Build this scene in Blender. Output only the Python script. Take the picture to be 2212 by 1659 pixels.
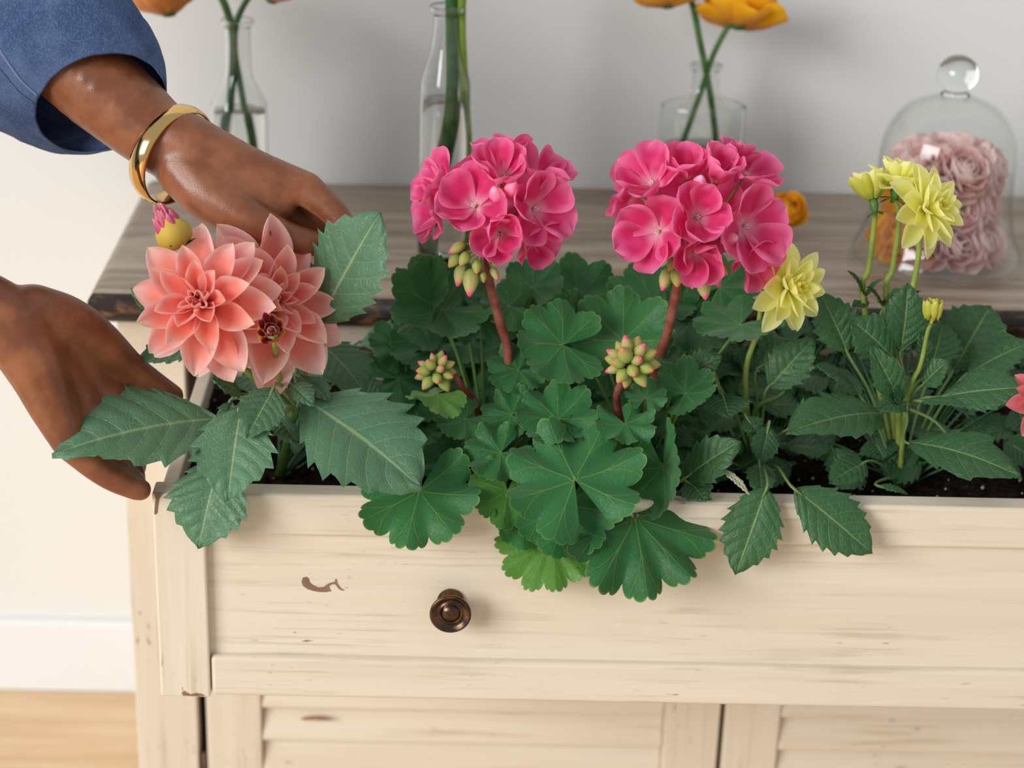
import bpy, bmesh, math, random
import numpy as np
from mathutils import Vector, Matrix, noise

for o in list(bpy.data.objects):
    bpy.data.objects.remove(o, do_unlink=True)
scene = bpy.context.scene
COL = scene.collection
random.seed(11)

# ------------------------------------------------------------------ camera
FPX, PITCH, ROLL = 4150.0, math.radians(22.6), 0.019
PX0 = 950.0                                  # the frame is a crop: the lens axis lies left of its middle
ZD = 0.588                                   # height of the drawer top edge above the floor
CAM = Vector((-0.057, -1.3589, ZD + 0.6624))
_X = Vector((1, 0, 0))
FWD = Vector((0, math.cos(PITCH), -math.sin(PITCH)))
_U = Vector((0, math.sin(PITCH), math.cos(PITCH)))
RT = math.cos(ROLL) * _X + math.sin(ROLL) * _U
UP = -math.sin(ROLL) * _X + math.cos(ROLL) * _U
cd = bpy.data.cameras.new('camera')
cam = bpy.data.objects.new('camera', cd)
COL.objects.link(cam)
cam.matrix_world = Matrix(((RT.x, UP.x, -FWD.x, CAM.x), (RT.y, UP.y, -FWD.y, CAM.y),
                           (RT.z, UP.z, -FWD.z, CAM.z), (0, 0, 0, 1)))
cd.sensor_width = 36.0
cd.lens = FPX / 2212.0 * 36.0
cd.shift_x = (1106.0 - PX0) / 2212.0
cd.clip_start = 0.05
cd.dof.use_dof = True
cd.dof.focus_distance = 1.47
cd.dof.aperture_fstop = 4.5
scene.camera = cam

# ------------------------------------------------------------------ light
world = bpy.data.worlds.new('world')
scene.world = world
world.use_nodes = True
wb = world.node_tree.nodes['Background']
wb.inputs[0].default_value = (0.87, 0.93, 1.0, 1)
wb.inputs[1].default_value = 0.54
def area(name, loc, target, sx, sy, power, col):
    l = bpy.data.lights.new(name, 'AREA')
    l.shape = 'RECTANGLE'; l.size = sx; l.size_y = sy; l.energy = power; l.color = col
    o = bpy.data.objects.new(name, l); COL.objects.link(o)
    o.location = loc
    o.rotation_euler = (Vector(target) - Vector(loc)).to_track_quat('-Z', 'Y').to_euler()
    return o
area('window_left_offscreen', (-4.8, -4.4, 3.0), (0.0, 0.1, 0.60), 3.8, 2.8, 440, (1.0, 0.995, 0.985))
scene.view_settings.view_transform = 'Standard'
scene.view_settings.look = 'None'
scene.view_settings.gamma = 1.0
scene.view_settings.exposure = -0.02
scene.view_settings.use_curve_mapping = False

# ------------------------------------------------------------------ helpers
def at(px, py, y=None, z=None, x=None):
    """Point on the line of sight of photo pixel (px, py) at a given depth plane."""
    d = FWD * FPX + RT * (px - PX0) - UP * (py - 829.5)
    if y is not None: k = (y - CAM.y) / d.y
    elif z is not None: k = (z - CAM.z) / d.z
    else: k = (x - CAM.x) / d.x
    return CAM + d * k
def A3(t): return at(t[0], t[1], y=t[2])
def mmpx(p):                                 # metres per pixel at a point
    return (Vector(p) - CAM).dot(FWD) / FPX
WM = {}
def link(name, data, parent=None, M=None):
    o = bpy.data.objects.new(name, data)
    COL.objects.link(o)
    M = M if M is not None else Matrix()
    WM[o] = M
    if parent is not None:
        o.parent = parent
        o.matrix_basis = WM[parent].inverted() @ M
    else:
        o.matrix_basis = M
    return o
def tag(o, label=None, cat=None, group=None, kind=None):
    if label: o['label'] = label
    if cat: o['category'] = cat
    if group: o['group'] = group
    if kind: o['kind'] = kind
    return o
def thing(name, label, cat, loc, group=None):
    o = link(name, None, None, Matrix.Translation(Vector(loc)))
    o.empty_display_size = 0.02
    return tag(o, label, cat, group)
def mk(name, V, F, uv=None, mat=None, smooth=True):
    me = bpy.data.meshes.new(name)
    me.from_pydata([tuple(v) for v in V], [], F)
    if uv is not None:
        l = me.uv_layers.new(name='UVMap')
        li = np.zeros(len(me.loops), dtype=np.int32); me.loops.foreach_get('vertex_index', li)
        l.data.foreach_set('uv', np.asarray(uv, dtype=np.float32)[li].ravel())
    me.polygons.foreach_set('use_smooth', [smooth] * len(me.polygons))
    if mat: me.materials.append(mat)
    me.update()
    return me
def part(name, V, F, mat, parent, uv=None, smooth=True, org=None):
    """World-space vertices -> child mesh object whose origin lies on the part."""
    c = Vector(org) if org is not None else Vector(np.mean(np.array([tuple(v) for v in V]), axis=0))
    V = [Vector(v) - c for v in V]
    return link(name, mk(name, V, F, uv, mat, smooth), parent, Matrix.Translation(c))
def join(*parts):
    V, F, U = [], [], []
    for p in parts:
        n = len(V)
        V += list(p[0]); F += [tuple(i + n for i in f) for f in p[1]]
        U += list(p[2]) if len(p) > 2 and p[2] is not None else [(0.5, 0.0)] * len(p[0])
    return V, F, U
def box(x0, x1, y0, y1, z0, z1, bev=0.0, seg=2):
    bm = bmesh.new()
    bmesh.ops.create_cube(bm, size=1.0)
    for v in bm.verts:
        v.co = Vector(((x0 + x1) / 2 + v.co.x * (x1 - x0), (y0 + y1) / 2 + v.co.y * (y1 - y0), (z0 + z1) / 2 + v.co.z * (z1 - z0)))
    if bev > 0:
        bmesh.ops.bevel(bm, geom=list(bm.edges), offset=bev, segments=seg, profile=0.5, affect='EDGES')
    V = [v.co.copy() for v in bm.verts]
    bm.verts.index_update()
    F = [tuple(v.index for v in f.verts) for f in bm.faces]
    bm.free()
    return V, F
def boxpart(name, dims, mat, parent, bev=0.0015, seg=2):
    V, F = box(*dims, bev, seg)
    return part(name, V, F, mat, parent, smooth=False)
def crom(P, n):
    P = [Vector(p) for p in P]
    if len(P) == 2:
        return [P[0].lerp(P[1], i / n) for i in range(n + 1)]
    Q = [P[0] * 2 - P[1]] + P + [P[-1] * 2 - P[-2]]
    out = []
    for i in range(1, len(Q) - 2):
        for k in range(n):
            t = k / n
            a, b, c, d = Q[i - 1], Q[i], Q[i + 1], Q[i + 2]
            out.append(0.5 * ((2 * b) + (c - a) * t + (2 * a - 5 * b + 4 * c - d) * t * t + (3 * b - a - 3 * c + d) * t ** 3))
    out.append(P[-1])
    return out
def tube(P, r0, r1=None, seg=8, n=5, v=(0.0, 1.0), cap=True):
    C = crom(P, n)
    if r1 is None: r1 = r0
    V, F, U = [], [], []
    t = (C[1] - C[0]).normalized()
    a = t.orthogonal().normalized()
    for i, c in enumerate(C):
        if i < len(C) - 1: t2 = (C[i + 1] - c)
        else: t2 = c - C[i - 1]
        t2 = t2.normalized() if t2.length > 1e-9 else t
        a = (a - t2 * a.dot(t2)).normalized(); b = t2.cross(a); t = t2
        f = i / (len(C) - 1)
        r = r0 + (r1 - r0) * f
        for k in range(seg):
            an = 2 * math.pi * k / seg
            V.append(c + a * (r * math.cos(an)) + b * (r * math.sin(an)))
            U.append((0.5, v[0] + (v[1] - v[0]) * f))
    for i in range(len(C) - 1):
        for k in range(seg):
            k2 = (k + 1) % seg
            F.append((i * seg + k, i * seg + k2, (i + 1) * seg + k2, (i + 1) * seg + k))
    if cap:
        F.append(tuple(range(seg))[::-1]); m = (len(C) - 1) * seg
        F.append(tuple(m + k for k in range(seg)))
    return V, F, U
def lathe(prof, seg=32, closed=False):
    """profile [(r, z)] about Z; r==0 ends become poles."""
    V, F, U = [], [], []
    rows = []
    n = len(prof)
    for i, (r, z) in enumerate(prof):
        if r <= 1e-7:
            rows.append([len(V)] * seg); V.append(Vector((0, 0, z))); U.append((0.5, i / (n - 1)))
        else:
            s = len(V)
            for k in range(seg):
                an = 2 * math.pi * k / seg
                V.append(Vector((r * math.cos(an), r * math.sin(an), z))); U.append((k / seg, i / (n - 1)))
            rows.append([s + k for k in range(seg)])
    m = n if closed else n - 1
    for i in range(m):
        A, B = rows[i], rows[(i + 1) % n]
        for k in range(seg):
            k2 = (k + 1) % seg
            q = []
            for w in (A[k], A[k2], B[k2], B[k]):
                if w not in q: q.append(w)
            if len(q) >= 3: F.append(tuple(q))
    return V, F, U
def frame(origin, xd, yd, zd):
    return Matrix(((xd.x, yd.x, zd.x, origin.x), (xd.y, yd.y, zd.y, origin.y), (xd.z, yd.z, zd.z, origin.z), (0, 0, 0, 1)))
def basis(z, hint=Vector((0, 0, 1))):
    z = Vector(z).normalized()
    x = hint.cross(z)
    if x.length < 1e-4: x = z.orthogonal()
    x.normalize()
    return x, z.cross(x), z
def camdir(r, u, t):                          # direction from view-aligned right / up / towards components
    return (RT * r + UP * u - FWD * t).normalized()

# ------------------------------------------------------------------ materials
def lin(h):
    h = h.lstrip('#')
    c = [int(h[i:i + 2], 16) / 255 for i in (0, 2, 4)]
    return tuple(((v + 0.055) / 1.055) ** 2.4 if v > 0.04045 else v / 12.92 for v in c) + (1.0,)
class NT:
    def __init__(s, name):
        s.m = bpy.data.materials.new(name); s.m.use_nodes = True
        s.t = s.m.node_tree; s.b = s.t.nodes['Principled BSDF']; s.out = s.t.nodes['Material Output']
    def n(s, ty, **kw):
        nd = s.t.nodes.new(ty)
        for k, v in kw.items(): setattr(nd, k, v)
        return nd
    def l(s, a, b): s.t.links.new(a, b)
    def put(s, sock, val):
        if isinstance(val, bpy.types.NodeSocket): s.l(val, sock)
        else: sock.default_value = val
    def math(s, op, a, b=0.0, c=None, clamp=False):
        nd = s.n('ShaderNodeMath', operation=op, use_clamp=clamp)
        s.put(nd.inputs[0], a); s.put(nd.inputs[1], b)
        if c is not None: s.put(nd.inputs[2], c)
        return nd.outputs[0]
    def step(s, v, lo, hi, a=0.0, b=1.0):
        nd = s.n('ShaderNodeMapRange', interpolation_type='SMOOTHSTEP')
        s.put(nd.inputs[0], v); s.put(nd.inputs[1], lo); s.put(nd.inputs[2], hi); s.put(nd.inputs[3], a); s.put(nd.inputs[4], b)
        return nd.outputs[0]
    def mix(s, f, a, b, blend='MIX'):
        nd = s.n('ShaderNodeMix', data_type='RGBA', blend_type=blend)
        s.put(nd.inputs[0], f); s.put(nd.inputs[6], a); s.put(nd.inputs[7], b)
        return nd.outputs[2]
    def uv(s):
        t = s.n('ShaderNodeTexCoord'); sp = s.n('ShaderNodeSeparateXYZ'); s.l(t.outputs['UV'], sp.inputs[0])
        return sp.outputs[0], sp.outputs[1]
    def obj(s, scale=(1, 1, 1), src='Object', loc=(0, 0, 0)):
        t = s.n('ShaderNodeTexCoord'); mp = s.n('ShaderNodeMapping'); mp.inputs[3].default_value = scale
        mp.inputs[1].default_value = loc
        s.l(t.outputs[src], mp.inputs[0]); return mp.outputs[0]
    def pos(s, scale=(1, 1, 1)):
        t = s.n('ShaderNodeNewGeometry'); mp = s.n('ShaderNodeMapping'); mp.inputs[3].default_value = scale
        s.l(t.outputs['Position'], mp.inputs[0]); return mp.outputs[0]
    def noise(s, vec, scale, detail=3.0, rough=0.5, dist=0.0):
        nd = s.n('ShaderNodeTexNoise'); s.l(vec, nd.inputs['Vector'])
        nd.inputs['Scale'].default_value = scale; nd.inputs['Detail'].default_value = detail
        nd.inputs['Roughness'].default_value = rough; nd.inputs['Distortion'].default_value = dist
        return nd.outputs[0]
    def rnd(s):
        return s.n('ShaderNodeObjectInfo').outputs['Random']
    def bump(s, h, strength=0.3, dist=0.001):
        nd = s.n('ShaderNodeBump'); nd.inputs['Strength'].default_value = strength; nd.inputs['Distance'].default_value = dist
        s.l(h, nd.inputs['Height']); s.l(nd.outputs[0], s.b.inputs['Normal']); return nd.outputs[0]
    def set(s, col=None, rough=None, metal=None, spec=None, **kw):
        if col is not None: s.put(s.b.inputs['Base Color'], col)
        if rough is not None: s.put(s.b.inputs['Roughness'], rough)
        if metal is not None: s.put(s.b.inputs['Metallic'], metal)
        if spec is not None: s.put(s.b.inputs['Specular IOR Level'], spec)
        for k, v in kw.items(): s.put(s.b.inputs[k], v)
        return s
    def translucent(s, col, fac, nrm=None):
        tr = s.n('ShaderNodeBsdfTranslucent'); s.put(tr.inputs[0], col)
        if nrm: s.l(nrm, tr.inputs[1])
        mx = s.n('ShaderNodeMixShader'); s.put(mx.inputs[0], fac)
        s.l(s.b.outputs[0], mx.inputs[1]); s.l(tr.outputs[0], mx.inputs[2]); s.l(mx.outputs[0], s.out.inputs[0])

def paint(name, grain):
    """Rubbed cream paint over wood; the brush grain runs along `grain`."""
    s = NT(name)
    long_ = {'x': (0.6, 14, 14), 'z': (14, 14, 0.6)}[grain]
    fine = {'x': (6, 170, 170), 'z': (170, 170, 6)}[grain]
    spk = {'x': (60, 260, 260), 'z': (260, 260, 60)}[grain]
    g1 = s.noise(s.pos(long_), 3.0, 4, 0.6)
    g2 = s.noise(s.pos(fine), 1.0, 3, 0.6)
    g3 = s.noise(s.pos(spk), 1.0, 2, 0.5)
    area_ = s.noise(s.pos((1, 1, 1)), 9.0, 2, 0.5)
    c = s.mix(s.step(g1, 0.30, 0.75), lin('#e6dac6'), lin('#e0d1ba'))
    c = s.mix(s.math('MULTIPLY', s.step(g2, 0.50, 0.70), s.step(area_, 0.38, 0.62, 0.08, 0.42)), c, lin('#a8916f'))
    c = s.mix(s.math('MULTIPLY', s.step(g3, 0.66, 0.74), s.step(area_, 0.46, 0.64, 0.05, 0.85)), c, lin('#75624c'))
    s.set(c, 0.52, spec=0.35)
    s.bump(g2, 0.35, 0.0006)
    return s.m
PAINT_X = paint('cream_paint_x', 'x')
PAINT_Z = paint('cream_paint_z', 'z')
def m_top():
    s = NT('weathered_grey_wood')
    w = s.noise(s.pos((1.6, 20, 20)), 2.2, 5, 0.6, 0.8)
    f = s.noise(s.pos((5, 150, 150)), 1.0, 3, 0.6)
    p = s.noise(s.pos((2.2, 7, 7)), 3.0, 3, 0.5, 0.6)
    c = s.mix(s.step(w, 0.33, 0.66), lin('#8c7560'), lin('#b9a792'))
    c = s.mix(s.math('MULTIPLY', s.step(f, 0.52, 0.72), 0.5), c, lin('#6c5a4a'))
    c = s.mix(s.math('MULTIPLY', s.step(p, 0.48, 0.7), 0.5), c, lin('#c3b6a4'))
    s.set(c, 0.42, spec=0.5); s.bump(w, 0.25, 0.001)
    return s.m
M_TOP = m_top()
def m_edge():
    s = NT('dark_worn_edge')
    w = s.noise(s.pos((12, 30, 30)), 3.0, 4, 0.6)
    c = s.mix(s.step(w, 0.50, 0.68), lin('#2a1f18'), lin('#7a5638'))
    s.set(c, 0.5); s.bump(w, 0.4, 0.001)
    return s.m
M_EDGE = m_edge()
def plain(name, h, rough=0.6, noise_amt=0.0, h2=None, scale=20.0, **kw):
    s = NT(name)
    c = lin(h)
    if h2: c = s.mix(s.step(s.noise(s.pos(), scale, 4, 0.6), 0.35, 0.65), lin(h), lin(h2))
    s.set(c, rough, **kw)
    return s.m
def m_wall():
    s = NT('white_wall_paint')
    n1 = s.noise(s.pos(), 420.0, 3, 0.6)
    n2 = s.noise(s.pos(), 2.0, 2, 0.5)
    s.set(s.mix(n2, lin('#e6e5e1'), lin('#e2e1dd')), 0.75, spec=0.2); s.bump(n1, 0.15, 0.0004)
    return s.m
M_WALL = m_wall()
M_BASE = plain('white_trim_gloss', '#e9ebee', 0.35)
def m_floor():
    s = NT('honey_oak_floor')
    w = s.noise(s.pos((2.0, 26, 1)), 2.0, 4, 0.6, 0.4)
    c = s.mix(s.step(w, 0.3, 0.7), lin('#e6c8a2'), lin('#d8b48a'))
    s.set(c, 0.4)
    return s.m
M_FLOOR = m_floor()
M_CHIP = plain('bare_brown_wood', '#94705a', 0.7, h2='#82604c', scale=60)
M_GAP = plain('hinge_brown', '#5b3d2a', 0.5)
def m_bronze():
    s = NT('oil_rubbed_bronze')
    n = s.noise(s.obj(), 120.0, 4, 0.6)
    s.set(s.mix(s.step(n, 0.4, 0.65), lin('#4c4038'), lin('#7a5a44')), s.step(n, 0.3, 0.7, 0.22, 0.38), 1.0)
    return s.m
M_BRONZE = m_bronze()
def m_gold():
    s = NT('polished_gold')
    s.set(lin('#e2b877'), 0.11, 1.0)
    return s.m
M_GOLD = m_gold()
def m_skin():
    s = NT('brown_skin')
    n = s.noise(s.pos(), 34.0, 4, 0.6)
    f = s.n('ShaderNodeTexVoronoi'); s.l(s.pos(), f.inputs['Vector']); f.inputs['Scale'].default_value = 900
    c = s.mix(s.step(n, 0.36, 0.66), lin('#7d472b'), lin('#965c3a'))
    s.set(c, s.step(n, 0.3, 0.7, 0.32, 0.42), spec=0.55)
    s.b.inputs['Subsurface Weight'].default_value = 0.12
    s.b.inputs['Subsurface Radius'].default_value = (0.006, 0.0025, 0.0012)
    s.b.inputs['Subsurface Scale'].default_value = 0.6
    s.bump(s.math('ADD', f.outputs['Distance'], s.noise(s.pos((1, 1, 1)), 160.0, 3, 0.6)), 0.16, 0.0006)
    return s.m
M_SKIN = m_skin()
def m_denim():
    s = NT('blue_chambray')
    a = s.noise(s.pos((700, 700, 700)), 1.0, 2, 0.6)
    b = s.noise(s.pos(), 26.0, 4, 0.6)
    c = s.mix(s.step(b, 0.35, 0.68), lin('#3a5078'), lin('#566b92'))
    c = s.mix(s.math('MULTIPLY', s.step(a, 0.40, 0.75), 0.35), c, lin('#8794b0'))
    s.set(c, 0.85, spec=0.15); s.bump(a, 0.4, 0.0006)
    return s.m
M_DENIM = m_denim()
M_STITCH = plain('seam_thread', '#7288ab', 0.9)
def m_soil():
    s = NT('dark_potting_soil')
    n = s.noise(s.pos(), 140.0, 4, 0.7)
    s.set(s.mix(s.step(n, 0.4, 0.7), lin('#120d0a'), lin('#35271d')), 0.95, spec=0.1); s.bump(n, 0.8, 0.003)
    return s.m
M_SOIL = m_soil()
M_PERL = plain('perlite', '#8f867a', 0.9)
def m_glass(name, col, ior=1.45):
    s = NT(name)
    s.set(col, 0.0, spec=0.5); s.b.inputs['Transmission Weight'].default_value = 1.0; s.b.inputs['IOR'].default_value = ior
    return s.m
def m_thin_glass(name, tint):
    """Thin-walled glass: light passes straight through, Fresnel reflections on top."""
    s = NT(name)
    t = s.t; t.nodes.remove(s.b)
    tr = s.n('ShaderNodeBsdfTransparent'); tr.inputs[0].default_value = tint
    gl = s.n('ShaderNodeBsdfGlossy'); gl.inputs['Roughness'].default_value = 0.02
    lw = s.n('ShaderNodeLayerWeight'); fr = s.n('ShaderNodeMath', operation='MULTIPLY_ADD', use_clamp=True)
    s.l(s.math('POWER', lw.outputs['Facing'], 4.0), fr.inputs[0]); fr.inputs[1].default_value = 0.55; fr.inputs[2].default_value = 0.035
    mx = s.n('ShaderNodeMixShader'); s.l(fr.outputs[0], mx.inputs[0]); s.l(tr.outputs[0], mx.inputs[1]); s.l(gl.outputs[0], mx.inputs[2])
    s.l(mx.outputs[0], s.out.inputs[0])
    return s.m
M_THIN = m_thin_glass('thin_bell_glass', (0.980, 0.990, 0.984, 1))
M_GLASS = m_glass('clear_glass', (0.97, 0.985, 0.975, 1))
M_GLASS2 = m_glass('green_tinted_glass', (0.90, 0.95, 0.92, 1))
M_WATER = m_glass('water', (0.98, 0.99, 0.985, 1), 1.33)

def m_dleaf(name, a, b, vein, rough=0.42, nv=7.0):
    s = NT(name)
    x, v = s.uv()
    u = s.math('ABSOLUTE', s.math('MULTIPLY', s.math('SUBTRACT', x, 0.5), 2.0))
    q = s.math('SUBTRACT', s.math('MULTIPLY', v, nv), s.math('MULTIPLY', s.math('POWER', u, 1.2), 1.5))
    d = s.math('MULTIPLY', s.math('ABSOLUTE', s.math('SUBTRACT', s.math('FRACT', q), 0.5)), 2.0)
    side = s.math('MULTIPLY', s.step(d, 0.90, 1.0), s.step(u, 0.75, 1.0, 0.55, 0.15))
    mid = s.step(u, 0.012, 0.045, 0.9, 0.0)
    vm = s.math('MAXIMUM', side, mid)
    vo = s.n('ShaderNodeTexVoronoi', feature='DISTANCE_TO_EDGE'); s.l(s.obj(), vo.inputs['Vector']); vo.inputs['Scale'].default_value = 190
    net = s.step(vo.outputs['Distance'], 0.0, 0.10, 1.0, 0.0)
    n = s.noise(s.obj(), 28.0, 3, 0.6)
    c = s.mix(s.rnd(), lin(a), lin(b))
    c = s.mix(s.step(n, 0.35, 0.7, 0.0, 0.35), c, lin(b))
    c = s.mix(s.math('MULTIPLY', net, 0.10), c, lin(vein))
    c = s.mix(s.math('MULTIPLY', vm, 0.62), c, lin(vein))
    s.set(c, s.step(n, 0.3, 0.7, rough - 0.05, rough + 0.1), spec=0.42)
    h = s.math('SUBTRACT', s.math('MULTIPLY', s.noise(s.obj(), 260.0, 3, 0.6), 0.25), s.math('ADD', vm, s.math('MULTIPLY', net, 0.45)))
    nb = s.bump(h, 0.42, 0.0012)
    s.translucent(s.mix(0.5, c, lin('#6f9a2c')), 0.16, nb)
    return s.m
def m_gleaf(name, a, b, vein):
    s = NT(name)
    x, v = s.uv()
    cc = s.math('ABSOLUTE', s.math('SUBTRACT', s.math('FRACT', s.math('MULTIPLY', x, 7.0)), 0.5))
    main = s.step(s.math('MULTIPLY', cc, v), 0.005, 0.014, 1.0, 0.0)
    fk = s.math('ABSOLUTE', s.math('SUBTRACT', cc, s.math('MULTIPLY', s.math('MAXIMUM', s.math('SUBTRACT', v, 0.42), 0.0), 0.62)))
    fork = s.math('MULTIPLY', s.step(s.math('MULTIPLY', fk, v), 0.004, 0.011, 0.6, 0.0), s.step(v, 0.42, 0.46))
    main = s.math('MULTIPLY', main, s.step(v, 0.45, 0.9, 1.0, 0.35))
    vm = s.math('MAXIMUM', main, fork)
    n = s.noise(s.obj(), 30.0, 4, 0.6)
    c = s.mix(s.rnd(), lin(a), lin(b))
    c = s.mix(s.step(n, 0.38, 0.7, 0.0, 0.4), c, lin(b))
    c = s.mix(s.step(v, 0.965, 1.0, 0.0, 0.35), c, lin(vein))
    c = s.mix(s.math('MULTIPLY', vm, 0.34), c, lin(vein))
    s.set(c, s.step(n, 0.3, 0.7, 0.42, 0.56), spec=0.35)
    s.b.inputs['Sheen Weight'].default_value = 0.12
    vo = s.n('ShaderNodeTexVoronoi', feature='DISTANCE_TO_EDGE'); s.l(s.obj(), vo.inputs['Vector']); vo.inputs['Scale'].default_value = 260
    net = s.step(vo.outputs['Distance'], 0.0, 0.12, 1.0, 0.0)
    h = s.math('SUBTRACT', s.math('ADD', s.math('MULTIPLY', s.noise(s.obj(), 300.0, 3, 0.6), 0.6), s.math('MULTIPLY', s.noise(s.obj(), 55.0, 3, 0.6), 2.0)), s.math('ADD', vm, s.math('MULTIPLY', net, 0.15)))
    nb = s.bump(h, 0.5, 0.0013)
    s.translucent(s.mix(0.5, c, lin('#6f9a2c')), 0.16, nb)
    return s.m
DL = {'mid': m_dleaf('dahlia_leaf', '#2a5531', '#38643d', '#93aa62'),
      'pale': m_dleaf('dahlia_leaf_pale', '#466f50', '#5a8464', '#a6bb84'),
      'white': m_dleaf('dahlia_leaf_underside', '#b9bd95', '#c3c6a0', '#d8d9b8')}
GL = {'mid': m_gleaf('geranium_leaf', '#1d5a2b', '#2f7039', '#9cb84a'),
      'bright': m_gleaf('geranium_leaf_bright', '#33722f', '#568a36', '#b6c65a')}
def m_petal(name, base, mid, edge, tip, rough=0.5, tr=0.3, e0=0.35, vs=18.0, var=0.12):
    s = NT(name)
    x, v = s.uv()
    u = s.math('ABSOLUTE', s.math('MULTIPLY', s.math('SUBTRACT', x, 0.5), 2.0))
    st = s.noise(s.uvw((vs, 1.2, 1)), 1.6, 3, 0.6) if hasattr(s, 'uvw') else s.noise(s.obj((1, 1, 1), 'UV'), vs, 3, 0.6)
    c = s.mix(s.step(v, 0.02, 0.38), lin(base), lin(mid))
    ed = s.math('MAXIMUM', s.step(u, e0, 1.0), s.step(v, 0.62, 1.0))
    c = s.mix(s.math('MULTIPLY', ed, 0.9), c, lin(edge))
    c = s.mix(s.step(v, 0.93, 1.0), c, lin(tip))
    c = s.mix(s.math('MULTIPLY', s.step(st, 0.45, 0.75), 0.18), c, lin(mid))
    c = s.mix(s.math('MULTIPLY', s.rnd(), var), c, lin(edge))
    s.set(c, rough, spec=0.25)
    s.b.inputs['Sheen Weight'].default_value = 0.1
    s.translucent(c, tr)
    return s.m
PT = {'salmon': m_petal('salmon_petal', '#f4744a', '#ff9c8a', '#ffded8', '#fdf2b8', tr=0.45, e0=0.22),
      'salmon_core': m_petal('salmon_core_petal', '#b3323a', '#d9525a', '#ee8c8a', '#e9c25c'),
      'rose': m_petal('rose_dahlia_petal', '#d8434f', '#e5676c', '#f19a9c', '#f2c7a0'),
      'yellow': m_petal('lemon_petal', '#f0e85c', '#fdf98c', '#fffdc4', '#fdfbb8', tr=0.55),
      'yellow_core': m_petal('lemon_core_petal', '#e8d440', '#f4e860', '#faf288', '#faf490', tr=0.48),
      'pink': m_petal('geranium_petal', '#f9c6d6', '#e8337a', '#fc88ba', '#fc9ac4', tr=0.42, e0=0.45),
      'orange': m_petal('golden_ranunculus_petal', '#e09208', '#f6b010', '#fcc428', '#fccb38', tr=0.36),
      'apricot': m_petal('apricot_ranunculus_petal', '#d98a2c', '#eda04a', '#f4ba80', '#f4c28c', tr=0.35),
      'blush': m_petal('blush_petal', '#f0aca4', '#fbd0ca', '#fee8e4', '#fff0ec', tr=0.45),
      'bud_red': m_petal('maroon_bud_petal', '#5c1424', '#94233e', '#c34e62', '#e2b23e', var=0.05)}
def m_bud(name, a, b, tip):
    s = NT(name)
    x, v = s.uv()
    st = s.noise(s.obj((9, 0.6, 1), 'UV'), 2.0, 2, 0.5)
    c = s.mix(s.math('ADD', s.step(v, 0.15, 0.75), s.math('MULTIPLY', s.math('SUBTRACT', st, 0.5), 0.7), clamp=True), lin(a), lin(b))
    c = s.mix(s.step(v, 0.72, 0.82), c, lin(tip))
    s.set(c, 0.55, spec=0.3); s.bump(st, 0.2, 0.001)
    return s.m
BUD_G = m_bud('geranium_bud', '#8a9c50', '#b4a468', '#e25a80')
BUD_GG = m_bud('geranium_bud_green', '#7d9440', '#a5a85a', '#c98a5a')
BUD_Y = m_bud('lemon_bud', '#9aa638', '#c2c24a', '#d6d060')
BUD_O = m_bud('ochre_bud', '#a08a30', '#c9a544', '#d9a05c')
def m_stem(name, a, b):
    s = NT(name)
    n = s.noise(s.pos((1, 1, 1)), 70.0, 3, 0.6)
    s.set(s.mix(s.step(n, 0.35, 0.68), lin(a), lin(b)), 0.5, spec=0.35)
    return s.m
ST_RED = m_stem('red_flower_stalk', '#733629', '#93594a')
ST_GRN = m_stem('green_stalk', '#7d9140', '#95a552')
ST_DK = m_stem('dark_green_stalk', '#3f6128', '#587a35')
ST_CUT = m_stem('cut_flower_stalk', '#35602c', '#4f7a34')
ST_CUT2 = m_stem('lime_cut_stalk', '#6f9030', '#89a640')
SEPAL = m_stem('green_sepal', '#3c6428', '#56803a')

# ------------------------------------------------------------------ room
WY = 0.662                                    # wall face
def struct(name, V, F, mat, smooth=False, parent=None):
    o = part(name, V, F, mat, parent, smooth=smooth)
    return tag(o, kind='structure')
struct('floor', *box(-2.6, 3.0, -3.2, WY + 0.1, -0.05, 0.0), M_FLOOR)
struct('wall_back', *box(-2.6, 3.0, WY, WY + 0.1, 0.0, 2.6), M_WALL)
bt = at(150, 1345, y=WY - 0.014).z
V, F = box(-2.6, 3.0, WY - 0.014, WY, 0.0, bt, 0.004, 2)
struct('baseboard_back', V, F, M_BASE)

# ------------------------------------------------------------------ sideboard with open drawer
CX = 0.236                                   # centre line of the cabinet
TOPZ = ZD + 0.060
TX0, TX1, TY0, TY1 = -0.3813, 2 * CX + 0.3813, 0.2899, 0.6475
CY0, CY1 = 0.3099, 0.632                      # carcass front / back
SX0, SX1 = -0.3585, 2 * CX + 0.3585             # carcass sides
OX0, OX1 = -0.2965, 2 * CX + 0.2965           # opening between the stiles
sb = thing('sideboard', 'cream painted sideboard with grey wooden top, louvred doors and open drawer', 'sideboard', (CX, (CY0 + CY1) / 2, 0))
# top slab: bullnosed on the front and the sides
bm = bmesh.new()
bmesh.ops.create_cube(bm, size=1.0)
for v in bm.verts:
    v.co = Vector(((TX0 + TX1) / 2 + v.co.x * (TX1 - TX0), (TY0 + TY1) / 2 + v.co.y * (TY1 - TY0), TOPZ - 0.016 + v.co.z * 0.032))
ed = [e for e in bm.edges if not (abs(e.verts[0].co.y - TY1) < 1e-4 and abs(e.verts[1].co.y - TY1) < 1e-4) and (abs(e.verts[0].co.z - e.verts[1].co.z) < 1e-4)]
bmesh.ops.bevel(bm, geom=ed, offset=0.0125, segments=5, profile=0.5, affect='EDGES')
bm.verts.index_update()
V = [v.co.copy() for v in bm.verts]; F = [tuple(v.index for v in f.verts) for f in bm.faces]
top = part('table_top', V, F, M_TOP, sb, smooth=True)
top.data.materials.append(M_EDGE)
c0 = WM[top].translation
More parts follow.
